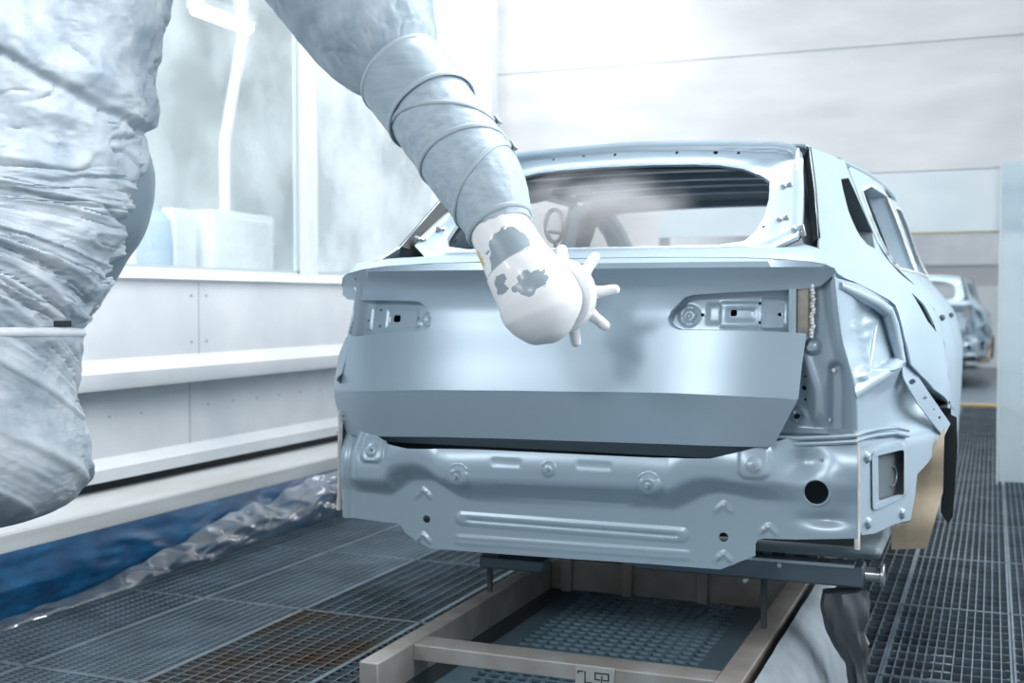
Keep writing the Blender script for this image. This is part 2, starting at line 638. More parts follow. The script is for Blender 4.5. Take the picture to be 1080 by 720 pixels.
# ---------- side skin x = X(y, z)
_st = [
    (-.10, [(1.43, .63), (1.385, .66), (1.345, .70), (1.28, .735), (1.15, .755), (.95, .775), (.5, .76)]),
    (.0, [(1.43, .64), (1.385, .685), (1.345, .735), (1.28, .77), (1.15, .79), (.95, .81), (.5, .79)]),
    (.12, [(1.50, .64), (1.43, .668), (1.385, .705), (1.34, .750), (1.28, .795), (1.15, .83), (.95, .85), (.5, .83)]),
    (.33, [(1.744, .575), (1.58, .636), (1.45, .692), (1.37, .755), (1.28, .84), (1.15, .895), (1.0, .922), (.5, .9)]),
    (.55, [(1.744, .592), (1.6, .650), (1.48, .708), (1.38, .79), (1.30, .875), (1.15, .945), (.98, .975), (.5, .95)]),
    (1.1, [(1.746, .654), (1.6, .697), (1.43, .757), (1.36, .81), (1.28, .90), (1.15, .968), (1.0, .99), (.5, .97)]),
    (1.9, [(1.76, .687), (1.6, .745), (1.36, .832), (1.30, .88), (1.2, .955), (1.0, 1.0), (.5, .98)]),
    (2.7, [(1.66, .735), (1.5, .79), (1.34, .85), (1.28, .91), (1.15, .975), (1.0, 1.0), (.5, .98)]),
    (3.3, [(1.36, .83), (1.30, .87), (1.2, .945), (1.0, .99), (.5, .97)]),
    (4.3, [(1.15, .78), (1.0, .84), (.5, .84)]),
]
_sy = [s[0] for s in _st]
_sf = [interp([p[0] for p in s[1]], [p[1] for p in s[1]]) for s in _st]


def SX(y, z):
    if y <= _sy[0]:
        return _sf[0](z)
    if y >= _sy[-1]:
        return _sf[-1](z)
    i = 0
    while y > _sy[i + 1]:
        i += 1
    v = [_sf[max(0, min(len(_sf) - 1, i + k))](z) for k in (-1, 0, 1, 2)]
    h = _sy[i + 1] - _sy[i]
    t = (y - _sy[i]) / h

    def slope(k):
        a, b = max(0, k - 1), min(len(_sf) - 1, k + 1)
        va, vb = v[a - i + 1], v[b - i + 1]
        return (vb - va) / (_sy[b] - _sy[a])
    m0, m1 = slope(i) * h, slope(i + 1) * h
    a, b = v[1], v[2]
    x = a * (1 + 2 * t) * (1 - t) ** 2 + m0 * t * (1 - t) ** 2 + b * t * t * (3 - 2 * t) + m1 * t * t * (t - 1)
    d = math.hypot(y - .88, z - .47)
    return x + .022 * math.exp(-((d - .46) / .11) ** 2)


def march(px, py):
    """first point of the side skin met by the ray"""
    d = ray(px, py)
    d = d / d.y
    y = -.1
    while y < 4.3:
        p = CAM + d * (y - CAM.y)
        if p.x <= SX(y, p.z):
            lo, hi = y - .01, y
            for _ in range(20):
                m = (lo + hi) / 2
                q = CAM + d * (m - CAM.y)
                lo, hi = (lo, m) if q.x <= SX(m, q.z) else (m, hi)
            return (hi, (CAM + d * (hi - CAM.y)).z)
        y += .01
    return None


# ---------- tailgate outer skin y = GY(x, z)
_crease = [onY(lambda x, z: -.115 + .10 * (abs(x) / .76) ** 4, *p) for p in ((355, 412.5), (450, 411), (520, 411.5), (600, 412.5), (700, 414), (800, 418.5), (843, 420.5))]
_cz = interp([p.x for p in _crease], [p.z for p in _crease])
_gl = interp([-.30, -.16, -.10, .0], [-.062, -.086, -.099, -.120])
_gp = interp([0.0, .03, .10, .18, .24, .28, .31, .335, .352, .362, .368, .372], [-.120, -.113, -.096, -.079, -.066, -.064, -.070, -.085, -.096, -.095, -.086, -.074])


def GY(x, z):
    d0 = z - _cz(x)
    dz = z - lerp(_cz(x), _cz(0), sstep(.05, .22, d0))
    return (_gp(dz) if dz > 0 else _gl(dz)) + .10 * (abs(x) / .76) ** 4


gate_top = [(361, 302), (362, 293), (367, 288.5), (382, 284.5), (407, 281), (447, 278.5), (507, 276.5), (560, 274), (620, 272.5), (690, 271.5),
            (782, 271.8), (823, 273.5), (857, 276.5), (870, 279), (880, 283.5)]
gate_r = [(881.5, 288), (867, 300.5), (857, 304)]
rec_r = [(830, 305.5), (773, 308), (731, 310.7), (722, 313.5), (708, 327.5), (704.5, 335), (705.5, 341), (709, 345), (716, 347.8), (790, 348.8), (835, 351), (850.5, 352.5)]
gate_rl = [(846, 384), (842, 420.5), (838, 428), (815, 471.5)]
gate_b = [(700, 468), (640, 466), (520, 462), (457, 460.5), (367, 458.5)]
gate_l = [(359, 443), (354, 425), (352.5, 412), (353.5, 395), (358, 372), (365, 355.5)]
rec_l = [(407, 351.5), (440, 349.5), (449, 348.5), (454, 344), (455.5, 337), (453, 329.5), (447.5, 322), (442, 318.2), (436, 317.2), (400, 316.5), (376, 316.8)]
gate_l2 = [(366, 315.5), (361.5, 311)]
gl = {k: [onY(GY, *p) for p in v] for k, v in dict(t=gate_top, r=gate_r, rr=rec_r, rl=gate_rl, b=gate_b, l=gate_l, lr=rec_l, l2=gate_l2).items()}
xz = lambda P: [(p.x, p.z) for p in P]
outline = sum((xz(gl[k]) for k in ('t', 'r', 'rr', 'rl', 'b', 'l', 'lr', 'l2')), [])
crl = [(x, _cz(x)) for x in np.arange(-.70, .64, .03)]
GL = lambda x, z: Vector((x, GY(x, z), z))
gate = sheet('tailgate', outline, GL, .018, PAINT, car, lines=[crl], thick=.014, offset=-1, smooth=17)

# top surface of the spoiler lip, running up to the window
YW0 = interp([1.30, 1.37, 1.42, 1.52, 1.60, 1.655, 1.70, 1.745, 1.80], [.06, .085, .135, .30, .435, .505, .525, .545, .58])
base_px = [(376, 281), (384, 276.5), (400, 274), (430, 272), (470, 270.5), (507, 269), (560, 266), (620, 264), (690, 262.5), (757, 261.5), (790, 259.5), (826, 261), (848, 258), (862, 262), (874, 274)]
topP = gl['t']
baseP = [onY(lambda x, z: .10 if abs(x) < .60 else .10 + .25 * (abs(x) - .60), *p) for p in base_px]
loft('spoiler_top', topP, baseP, PAINT, gate, closed=False, rings=6, fn=lambda p, t: p + Vector((0, 0, .010 * math.sin(math.pi * t))), thick=.004)


def pan(name, pxs, holes_px, depth, feats, parent, m=PAINT):
    fn0 = lambda x, z: GY(x, z) + depth
    pts = [onY(fn0, *p) for p in pxs]
    poly = xz(pts)
    fp = []
    for (kind, cx, cy, wx, wy, h) in feats:
        c = onY(fn0, cx, cy)
        k = .00262
        fp.append((kind, c.x, c.z, wx * k * 1.05, wy * k, h))

    def fn(x, z):
        y = fn0(x, z)
        for kind, cx, cz, a, b, h in fp:
            if kind == 'r':
                d = math.hypot(x - cx, z - cz)
                y -= h * math.exp(-((d - a) / (b)) ** 2)
            elif kind == 'd':
                y -= h * sstep(a, a * .75, math.hypot(x - cx, z - cz))
            else:
                q = max(abs(x - cx) - a, abs(z - cz) - b, math.hypot(max(0, abs(x - cx) - a * .6), max(0, abs(z - cz) - b * .6)) - .45 * min(a, b))
                y -= h * sstep(.004, -.004, max(abs(x - cx) - a, abs(z - cz) - b))
        return y
    hs = []
    for h in holes_px:
        c = onY(fn0, h[0], h[1])
        k = .00262
        if len(h) == 3:
            hs.append(circle((c.x, c.z), h[2] * k, 10))
        else:
            a, b = h[2] * k, h[3] * k
            hs.append(rounded([(c.x - a, c.z - b), (c.x + a, c.z - b), (c.x + a, c.z + b), (c.x - a, c.z + b)], min(a, b) * .8))
    return sheet(name, poly, lambda x, z: Vector((x, fn(x, z), z)), .006, m, parent, holes=hs, thick=.002), fn


panr, panr_f = pan('lamp_recess', [(848, 302), (773, 306), (730, 309), (719, 312.5), (704, 327.5), (700, 336), (702, 343), (708, 348), (716, 350.5), (790, 351.5), (848, 354.5)],
                   [(741, 332, 2.0), (774, 330, 3.4, 3.6), (802, 320, 1.6), (802, 340, 1.6), (823, 331.5, 2.0)], .042,
                   [('r', 727.5, 333, 8.5, 2.0, .005), ('d', 727, 333, 2.5, 2, .004), ('b', 753, 331, 6, 10, -.005), ('b', 783, 332, 21, 13, .006), ('b', 782, 332, 13, 6, -.006),
                    ('b', 822, 331, 16, 16, .010), ('b', 831, 330, 3, 13, .010)], gate)
panl, panl_f = pan('lamp_recess', [(366, 357), (407, 354), (440, 352), (452, 350.5), (458, 345), (459, 336), (456, 327), (449, 319), (440, 315.5), (374, 314.5)],
                   [(402, 327, 1.6), (401, 344, 1.6), (390, 338, 1.6), (441.5, 335.5, 1.4), (418.5, 336, 5.5, 4.2)], .036,
                   [('b', 390, 336, 5, 13, .006), ('b', 424, 336, 22, 11, -.004), ('d', 441, 341, 5, 4, .005), ('r', 452, 337, 5, 2, .004)], gate)
for pn, key, fn in ((panr, 'rr', panr_f), (panl, 'lr', panl_f)):
    A = [p + Vector((0, .006, 0)) for p in gl[key]]
    B = [Vector((p.x, GY(p.x, p.z) + .050, p.z)) for p in A]
    loft('recess_wall', A, B, PAINT, pn, closed=False, thick=.002)
# added backing in a shade-dark colour, so the holes look into a cavity
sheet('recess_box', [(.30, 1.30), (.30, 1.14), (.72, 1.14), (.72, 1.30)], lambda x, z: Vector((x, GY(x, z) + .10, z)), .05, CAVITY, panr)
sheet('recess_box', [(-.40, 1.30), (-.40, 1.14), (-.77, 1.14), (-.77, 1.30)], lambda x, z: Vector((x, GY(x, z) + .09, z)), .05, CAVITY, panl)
MB().tube([onY(panl_f, 411.5, 337) + Vector((0, -.001, -.008)), onY(panl_f, 411.5, 336) + Vector((0, -.001, .006))], .0045, 8).build('nut_plate', ATOM, panl)
# clip column at the left end of the left recess
p0, p1 = onY(lambda x, z: GY(x, z) + .01, 381, 319), onY(lambda x, z: GY(x, z) + .01, 371, 353)
cl = MB().tube([p0 + Vector((-.004, .02, 0)), p1 + Vector((-.004, .02, 0))], [.017, .019], 6).build('end_strip', PAINT, panl)
for t in (.35, .6, .75, .9):
    q = p0.lerp(p1, t)
    MB().tube([q + Vector((-.004, .012, 0)), q + Vector((-.004, -.004, -.004))], [.007, .006], 8).build('strip_clip', STUD if t != .6 else DARK, cl)

# ---------- tailgate window frame
WY = lambda x, z: YW0(z) + .02 + .07 * (abs(x) / .6) ** 4 * 0
fo_r = [(680, 151.8), (760, 150.8), (822, 152), (838, 155), (846.5, 163), (850.5, 185), (851.5, 215), (851, 243), (846, 254), (835, 259), (815, 268)]
fi_r = [(690, 176.8), (735, 176.3), (760, 177), (785, 181), (803, 188), (813.5, 195), (813, 215), (809, 232), (800, 248), (787, 258), (760, 262), (690, 263.3)]
FOr, FIr = xz([onY(WY, *p) for p in fo_r]), xz([onY(WY, *p) for p in fi_r])
sym = lambda R: [(x, z) for x, z in R] + [(-x, z) for x, z in R[::-1]]
FO, FI = sym(FOr), sym(FIr)
fh = [circle((p.x, p.z), r, 9) for p, r in ((onY(WY, a, b), c) for a, b, c in ((585, 170, .004), (617, 166, .0055), (649.5, 165.3, .0055), (714.7, 163, .0055), (755.5, 162.6, .008), (779.7, 163, .0055), (834.5, 164.3, .004), (807.5, 243.5, .0045)))]
_fi = np.array(resample(FI, .01))
_fo = np.array(resample(FO, .01))


def frame_y(x, z):
    q = np.array((x, z))
    di = math.sqrt(((_fi - q) ** 2).sum(1).min())
    do = math.sqrt(((_fo - q) ** 2).sum(1).min())
    y = WY(x, z)
    y += -.012 * math.exp(-(di / .020) ** 2) - .010 * sstep(.030, .012, do)
    y -= math.copysign(.28, x) * sstep(.40, .60, abs(x)) * (abs(x) - .40) * sstep(1.70, 1.64, z)
    if abs(x) > .33 and z < 1.70:
        y += .006 * noise.noise(Vector((abs(x) * 16, z * 12, 2))) * sstep(.01, .03, min(di, do))
    return y


wf = sheet('window_frame', FO, lambda x, z: Vector((x, frame_y(x, z), z)), .009, PAINT, gate, holes=[FI] + fh, thick=.012, offset=1, smooth=60)
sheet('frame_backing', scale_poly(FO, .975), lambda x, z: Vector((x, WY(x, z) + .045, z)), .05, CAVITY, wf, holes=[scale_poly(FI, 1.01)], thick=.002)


def bracket(px, py, sgn, parent):
    p = onY(WY, px, py)
    c = Vector((p.x * sgn, frame_y(p.x * sgn, p.z) - .010, p.z))
    b = MB()
    for a0, L, hh in ((.9, .046, .006), (-.7, .040, 0), (2.4, .036, .008)):
        d = Vector((math.cos(a0) * sgn, -.2, math.sin(a0))) * L
        b.tube([c - d * .5 + Vector((0, hh, 0)), c + d * .5 - Vector((0, hh, 0))], [.009, .0065], 6)
    b.tube([c + Vector((0, .012, .012)), c + Vector((.014 * sgn, -.012, .016)), c + Vector((.02 * sgn, -.004, -.012))], .006, 6)
    return b.build('hinge_bracket', STUD, parent, bevel=.001)


for s in (1, -1):
    bracket(832, 200, s, wf)
    bracket(829, 235, s, wf)
    bracket(846, 246, s, wf)
    q = [onY(WY, *p) for p in ((842, 158), (844, 190), (844, 225), (840, 248), (815, 264))]
    MB().tube([Vector((v.x * s, frame_y(v.x * s, v.z) - .004, v.z)) for v in q], .006, 6).build('frame_seam', SEAL, wf)

# ---------- lower rear panel
LP0 = 0.0
P2 = lambda px, py: (lambda p: (p.x, p.z))(PY(px, py, LP0))
zu = interp(*zip(*[P2(*p) for p in ((357, 500), (368, 500), (412, 501), (421, 488), (433, 484), (447, 484), (460, 489), (472, 498), (484, 501), (524, 501), (640, 504), (675, 505.5), (709, 508), (724, 501), (740, 497), (758, 497), (775, 500), (800, 503), (900, 508))]))
zl = interp(*zip(*[P2(*p) for p in ((357, 516), (367, 517), (413, 522), (423, 517), (437, 507.5), (457, 507), (467, 512), (482, 522), (498, 528), (520, 530), (640, 535.5), (709, 539), (727, 533), (747, 523), (762, 521), (776, 523), (804, 529), (850, 533), (900, 535))]))


def rrect(x, z, x0, z0, x1, z1, r):
    cx, cz, a, b = (x0 + x1) / 2, (z0 + z1) / 2, abs(x1 - x0) / 2, abs(z1 - z0) / 2
    qx, qz = abs(x - cx) - a + r, abs(z - cz) - b + r
    return math.hypot(max(qx, 0), max(qz, 0)) + min(max(qx, qz), 0) - r


def tiltrect(px0, py0, px1, py1, dy):
    """rounded rectangle in the panel whose long sides follow the panel's tilt in the photograph"""
    return P2(px0, py0), P2(px1, py1)


_beads = []
for (ax, ay, bx, by, h, r) in ((482, 540, 726, 571, .005, .018), (492, 549, 717, 563, -.005, .012), (526, 507, 668, 532, -.003, .02),
                               (527, 481, 558, 490, -.0022, .006), (616, 484, 652, 493, -.0022, .006)):
    (x0, z0), (x1, z1) = P2(ax, ay), P2(bx, by)
    _beads.append((x0, z0, x1, z1, h, r))
_ridges = [(P2(482, 566), P2(728, 583)), (P2(482, 571), P2(728, 588))]
_chev = [P2(*p) for p in ((447.5, 516), (447, 563), (763.5, 531), (763.5, 583), (811, 554))]
_tabs = [P2(493, 499), P2(691, 508)]
_boss = [P2(403, 472), P2(800, 487), P2(587, 492)]
_big = P2(862, 518)


def LY(x, z):
    fade = (1 - .75 * sstep(.50, .72, x)) * (1 - .9 * sstep(-.70, -.765, x))
    t = sstep(0, 1, (zu(x) - z) / max(.01, zu(x) - zl(x)))
    y = (-.066 + .066 * t) * fade
    y += .010 * sstep(.62, .52, z) * 0
    if z > zu(x) + .02:
        y += .35 * (z - zu(x) - .02) ** 2 / .1
    for x0, z0, x1, z1, h, r in _beads:
        d = rrect(x, z, x0, z0, x1, z1, r)
        y -= h * sstep(.004, -.004, d)
    for a, b in _ridges:
        if a[0] - .01 < x < b[0] + .01:
            zz = lerp(a[1], b[1], (x - a[0]) / (b[0] - a[0]))
            y -= .0038 * math.exp(-((z - zz) / .006) ** 2) * sstep(a[0] - .01, a[0] + .01, x) * sstep(b[0] + .01, b[0] - .01, x)
    for cx, cz in _chev:
        u, v = x - cx, z - cz
        if abs(u) < .05 and -.06 < v < .04:
            y -= .007 * math.exp(-((v + abs(u) * .9) / .0065) ** 2) * sstep(.032, .018, abs(u))
    for cx, cz in _tabs:
        d = math.hypot(x - cx, (z - cz))
        y -= .016 * sstep(.036, .026, d) * (1 if z < cz + .02 else .7)
        y += .004 * math.exp(-((d - .012) / .004) ** 2)
    for cx, cz in _boss[:2]:
        d = rrect(x, z, cx - .040, cz - .036, cx + .036, cz + .055, .02)
        y -= .011 * sstep(.004, -.006, d)
        y -= .007 * sstep(.021, .012, math.hypot(x - cx, z - cz))
    cx, cz = _boss[2]
    y -= .008 * sstep(.022, .014, math.hypot(x - cx, z - cz))
    d = math.hypot(x - _big[0], z - _big[1])
    y -= .007 * sstep(.10, .04, d)
    y += .030 * math.exp(-(((x - .66) / .055) ** 2 + ((z - P2(845, 488)[1]) / .045) ** 2)) * 1.0
    y += .018 * math.exp(-((z - P2(880, 548)[1]) / .02) ** 2 - ((x - .72) / .06) ** 2)
    y -= .012 * math.exp(-((x + .772) / .012) ** 2)
    y += .12 * max(0, abs(x) - .70) ** 2
    return y


low_px = [(361, 452), (403, 458), (418, 466), (440, 470.5), (520, 472.5), (620, 477), (700, 480.5), (755, 480.5), (785, 474), (815, 466), (835, 461.5), (860, 460.5), (904, 459),
          (905, 500), (905, 567.5), (840, 568.5), (806, 567.5), (799.5, 569), (797, 573), (797, 585.5), (760, 600), (690, 594.5), (620, 590), (540, 584.5), (455, 578), (440, 570), (428, 561.5), (424, 554.5), (420, 551.5),
          (408, 550.3), (366, 545), (363.5, 544), (360, 500)]
lowP = [PY(px, py, 0) for px, py in low_px]
hol = [circle(P2(450.5, 547), .0125, 14), circle(P2(763.5, 566), .0135, 14), circle(_big, .0345, 24), circle(P2(819, 464), .0001, 4)][:3]
low = sheet('rear_panel', xz(lowP), lambda x, z: Vector((x, LY(x, z), z)), .0062, PAINT, car, holes=hol, thick=.004, offset=1, smooth=50, flip=False)
for px, py in ((403, 472), (800, 487), (587, 492), (493, 499), (691, 508), (866, 484)):
    p = P2(px, py)
    disc_stud((p[0], LY(*p) + .004, p[1]), (0, -1, 0.05), .0065, .016, 'weld_stud', STUD, low)
MB().tube([(_big[0] + .0355 * math.cos(a), LY(_big[0] + .04, _big[1]) - .001, _big[1] + .0355 * math.sin(a)) for a in np.linspace(0, 2 * math.pi, 24, endpoint=False)], .0035, 6, closed=True).build('hole_rim', PAINT, low)
# dark backing added to darken the holes; sill gutter with shade in its colour
sheet('boot_dark_backing', [(-.80, .56), (.80, .56), (.80, 1.0), (-.80, 1.0)], lambda x, z: Vector((x, .13, z)), .1, CAVITY, low)
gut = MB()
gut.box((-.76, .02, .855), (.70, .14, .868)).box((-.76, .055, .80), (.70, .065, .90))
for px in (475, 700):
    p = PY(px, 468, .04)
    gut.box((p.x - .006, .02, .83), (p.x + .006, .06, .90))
gut.build('sill_gutter', mat('gutter_shade', (.22, .30, .34), .45), low)

# ---------- rear corner pillars and lamp buckets (right built from the photograph, left mirrored)
_seam = [PY(*p, .02) for p in ((905, 560), (905, 500), (904, 457), (903, 416), (896, 385), (889, 360), (884, 325), (881, 297))]
xs = interp([p.z for p in _seam], [p.x for p in _seam])


def CY(x, z):
    d = xs(z) - x
    y = .02 + .02 * sstep(.0, .04, d)
    y -= .020 * math.exp(-((d - .105 - .10 * max(0, z - 1.0)) / .018) ** 2) * sstep(.90, .95, z)
    # tall pressed pocket
    y += .024 * sstep(.008, -.012, rrect(x, z, .722, .885, .768, 1.085, .022))
    # double bead at the foot
    for zz in (P2(860, 458)[1], P2(860, 465)[1]):
        y -= .012 * math.exp(-((z - zz) / .007) ** 2)
    p = P2(841, 439)
    q = math.hypot(x - p[0], z - p[1])
    y -= .008 * math.exp(-((q - .016) / .005) ** 2)
    p = P2(855, 366)
    y -= .03 * sstep(.024, .008, math.hypot(x - p[0], z - p[1]))
    return y


corner_px = [(845, 297), (881, 293), (884, 325), (889, 360), (896, 385), (903, 416), (904, 457), (904, 470), (805, 474), (818, 440), (830, 400), (838, 340)]
cpoly = xz([onY(CY, *p) for p in corner_px])
chol = [circle((p.x, p.z), r, 10) for p, r in ((onY(CY, a, b), c) for a, b, c in ((850.5, 396.5, .0045), (848.6, 408.8, .007), (849.8, 421, .0045), (841, 438.5, .009)))]


def G0(x, z):
    return .02 + (x - xs(z)) * 3.0


_g = {k: onY(G0, *p) for k, p in dict(bul=(952, 432), dome=(912, 395), dent=(905, 345), v0=(920, 473), v1=(955.5, 463), v2=(958, 522), v3=(922, 539)).items()}


def GBY(x, z):
    y = G0(x, z)
    w = x - xs(z)
    # shelf line from the seam up to the outer corner, wheelhouse bowl under it
    zs = lerp(onY(G0, 905, 414).z, onY(G0, 957, 380).z, min(1, max(0, w / .12)))
    y -= .035 * math.exp(-((z - zs) / .012) ** 2)
    y += .075 * sstep(zs, zs - .05, z) * sstep(_g['bul'].z - .11, _g['bul'].z - .04, z) * sstep(0.0, .05, w)
    y += .10 * math.exp(-((x - _g['bul'].x - .012) / .045) ** 2 - ((z - _g['bul'].z - .01) / .045) ** 2) * sstep(zs, zs - .03, z)
    y -= .05 * math.exp(-((x - _g['dome'].x) ** 2 + (z - _g['dome'].z) ** 2) / .014 ** 2)
    for dx, dz in ((0, 0), (.018, .012), (.012, -.03)):
        y -= .025 * math.exp(-((x - _g['dent'].x - dx) ** 2 + (z - _g['dent'].z - dz) ** 2) / .011 ** 2)
    y += .07 * sstep(.028, .034, w) * sstep(zs + .015, zs + .03, z) * sstep(1.27, 1.22, z)
    zb = onY(G0, 930, 455).z
    for k in (0, .012, .024):
        y -= .012 * math.exp(-((z - zb + k) / .004) ** 2)
    return y


def refine(x, z):
    return G0(x, z)


buck_px = [(881, 293), (905, 300), (940, 319), (948, 332), (953, 358), (956, 384), (962, 401), (992, 450), (992, 466), (978, 487), (966, 500), (964, 520), (959, 548), (940, 553), (922, 562), (908, 564), (905, 560), (905, 500), (904, 457), (903, 416), (896, 385), (889, 360), (884, 325)]
bpoly = xz([onY(G0, *p) for p in buck_px])
v_in = [onY(G0, *p) for p in ((925, 480), (954, 473), (954, 520), (925.5, 530))]
v_out = [onY(G0, *p) for p in ((920, 474), (956, 464), (958, 522), (921, 539.5))]


def mirrored(P, s):
    return [(x * s, z) for x, z in P]


for s in (1, -1):
    fl = (s < 0)
    cor = sheet('corner_pillar', mirrored(cpoly, s), lambda x, z: Vector((x, CY(x * s, z), z)), .0065, PAINT, car, holes=[mirrored(h, s) for h in chol], thick=.004, offset=1)
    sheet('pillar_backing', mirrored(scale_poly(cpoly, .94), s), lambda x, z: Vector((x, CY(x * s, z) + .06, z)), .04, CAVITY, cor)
    for px, py in ((881, 391), (876, 443)):
        p = onY(CY, px, py)
        disc_stud((p.x * s, p.y + .012, p.z), (-.1 * s, -1, .1), .0075, .026, 'weld_stud', STUD, cor)
    bk = sheet('lamp_bucket', mirrored(bpoly, s), lambda x, z: Vector((x, GBY(x * s, z), z)), .0085, PAINT, car, holes=[mirrored(xz(v_in), s)], thick=.004, offset=1, smooth=50)
    for pp in (((925, 340), (921, 352), (919, 368), (917, 388)), ((917, 390), (930, 391), (942, 389), (953, 385))):
        MB().tube([Vector((p.x * s, GBY(p.x, p.z) - .004, p.z)) for p in (onY(GBY, *q_) for q_ in pp)], [.004, .008, .008, .004], 8).build('bucket_bead', PAINT, bk)
    # vent frame
    A = [Vector((p.x * s, G0(p.x, p.z) - .006, p.z)) for p in [Vector((a, 0, b)) for a, b in rounded(xz(v_out), .018)]]
    A2 = [Vector((p[0] * s, G0(*p) - .030, p[1])) for p in rounded(scale_poly(xz(v_out), .96), .016)]
    B = [Vector((p[0] * s, G0(*p) - .030, p[1])) for p in rounded(scale_poly(xz(v_in), 1.02), .008)]
    B2 = [Vector((p[0] * s, G0(*p) + .02, p[1])) for p in rounded(scale_poly(xz(v_in), .98), .008)]
    n = len(A)
    vs = A + A2 + B + B2
    fs = [(k * n + i, k * n + (i + 1) % n, (k + 1) * n + (i + 1) % n, (k + 1) * n + i) for k in range(3) for i in range(n)]
    vf = from_data('vent_frame', vs, fs, PAINT, bk, 45)
    cx = sum((v.x for v in v_in), 0) / 4
    cz = sum((v.z for v in v_in), 0) / 4
    sheet('vent_flap', mirrored(scale_poly(xz(v_in), 1.06), s), lambda x, z: Vector((x, G0(x * s, z) + .06, z)), .02, mat('vent_flap_grey', (.11, .14, .155), .35), vf)
    MB().tube([Vector(((cx + .010 * math.cos(a)) * s, G0(cx + .010 * math.cos(a), cz) + .045, cz - .01 + .028 * math.sin(a))) for a in np.linspace(-1.9, 1.5, 10)], .004, 6).build('vent_spring', STUD, vf)
    for dy_ in ((0, 6) if s > 0 else ()):
        bd = [PY(a_, b_ + dy_, .0) for a_, b_ in ((817, 461), (840, 462), (870, 461), (903, 459))] + [onY(G0, a_, b_ + dy_) + Vector((0, -.01, 0)) for a_, b_ in ((912, 455), (925, 452), (945, 450), (958, 453))]
        MB().tube([Vector((p.x * s, p.y - .004, p.z)) for p in bd], .0062, 8).build('seam_bead', PAINT, bk)
    for px, py in ((913, 482), (914, 551), (950, 541)):
        p = onY(G0, px, py)
        q_ = Vector((p.x * s, p.y, p.z))
        nn = Vector((.94 * s, -.31, 0))
        MB().tube([q_ - nn * .004, q_ + nn * .006, q_ + nn * .014], [.020, .017, .010], 12).build('lug', PAINT, bk, bevel=.002)
        disc_stud((p.x * s, p.y - .01, p.z + .003), (.5 * s, -1, 0), .004, .022, 'weld_stud', STUD, bk, 8)
    # folded seam flange at the corner, pale where the metal is bare
    MB().tube([Vector(((xs(z) - .001) * s, .012 if z > .62 else .006, z)) for z in np.linspace(.578, .90, 12)], .0085, 6).build('corner_flange', SEAL, bk)
    if s > 0:
        MB().tube([Vector(((xs(z)) * s, .012, z)) for z in np.linspace(.90, 1.33, 14)], .006, 6).build('corner_seam', PAINT, bk)
    if s < 0:
        continue
    # sealer strip beside the lamp recess
    a, b = onY(CY, 850, 304), onY(CY, 851, 352)
    pv = [(a.x + dx) * s for dx in (-.018, .014)]
    MB().box((min(pv), -.004, b.z), (max(pv), .02, a.z)).build('sealer_strip', mat('sealer_brown', (.36, .33, .28), .6, vary=(.22, .21, .19), bscale=25), cor, bevel=.003)
    a2, b2 = onY(CY, 838.5, 305), onY(CY, 838.5, 352)
    MB().tube([Vector((a2.x * s, -.012, b2.z)), Vector((a2.x * s, -.012, a2.z))], .011, 8).build('recess_end_strip', PAINT, cor)
    fo = MB()
    rnd = random.Random(4)
    for k in range(16):
        z = lerp(b.z - .01, a.z, k / 15)
        fo.tube([Vector(((a.x + .022 + rnd.uniform(-.004, .004)) * s, -.004, z)), Vector(((a.x + .026 + rnd.uniform(-.004, .004)) * s, .0, z + .009))], .006, 5)
    fo.build('sealer_bead', SEAL, cor)

# ---------- side panels
lamp_edge = [march(*p) for p in ((884, 289), (900, 296), (920, 306), (937, 315), (945, 321), (949, 331), (955, 355), (961, 384), (970, 394), (985, 410), (1000, 425), (1007, 432))]
door_edge = [march(*p) for p in ((893, 174), (900, 190), (912, 225), (925, 255), (940, 278), (960, 297))]
qw_px = [(887, 189), (895, 187.5), (903, 205), (912, 226), (920, 245), (923, 262), (915, 258), (907, 249), (895, 223)]
ztop = interp([.55, 1.1, 1.9, 2.45, 2.7, 3.3], [1.744, 1.746, 1.76, 1.722, 1.655, 1.36])
arc = [(.88 + .45 * math.cos(a), .47 + .45 * math.sin(a)) for a in np.linspace(math.radians(20), math.radians(104), 16)]
cut_up = [(1.31, .62), (1.31, .72), (1.22, .85), (1.17, .98), (1.19, 1.10), (1.27, 1.22), (1.345, 1.318)]
cut_frame = [(1.278, 1.39), (1.197, 1.467), (1.125, 1.567), (1.090, 1.66), (1.05, 1.72)]
rear_edge = [(.012, 1.347), (.07, 1.388), (.18, 1.432), (.40, 1.60), (.572, 1.742)]
quarter = rear_edge + [(.8, ztop(.8)), (1.03, ztop(1.03))] + cut_frame[::-1] + cut_up[::-1] + arc + [p for p in lamp_edge[::-1]]
qwin = [march(*p) for p in qw_px]
fuel = rounded([(.70, 1.283), (.915, 1.240), (.925, 1.142), (.714, 1.190)], .03)
gap = .010
rd_cut = [(y + gap, z) for y, z in cut_frame[::-1] + cut_up[::-1]]
front_cut = [(2.12, .50), (2.12, .9), (2.13, 1.2), (2.14, 1.345), (2.10, 1.5), (2.03, 1.70)]
rear_door = rd_cut + [(1.33, .50)] + front_cut + [(2.02, ztop(2.02) - .012), (1.5, ztop(1.5) - .012), (1.12, ztop(1.12) - .012)]
rd_win = [(1.20, 1.655), (1.24, 1.55), (1.31, 1.46), (1.42, 1.375), (2.08, 1.375), (2.045, 1.52), (1.985, 1.70), (1.5, 1.70)]
fd0 = [(y + gap, z) for y, z in front_cut]
front_door = fd0[::-1] + [(2.12 + gap, .50), (3.25, .50), (3.27, .9), (3.2, 1.3), (3.05, 1.45), (2.72, 1.62), (2.45, 1.705)]
fd_win = [(2.12, 1.66), (2.18, 1.52), (2.21, 1.375), (3.0, 1.375), (2.98, 1.45), (2.70, 1.585), (2.43, 1.67)]
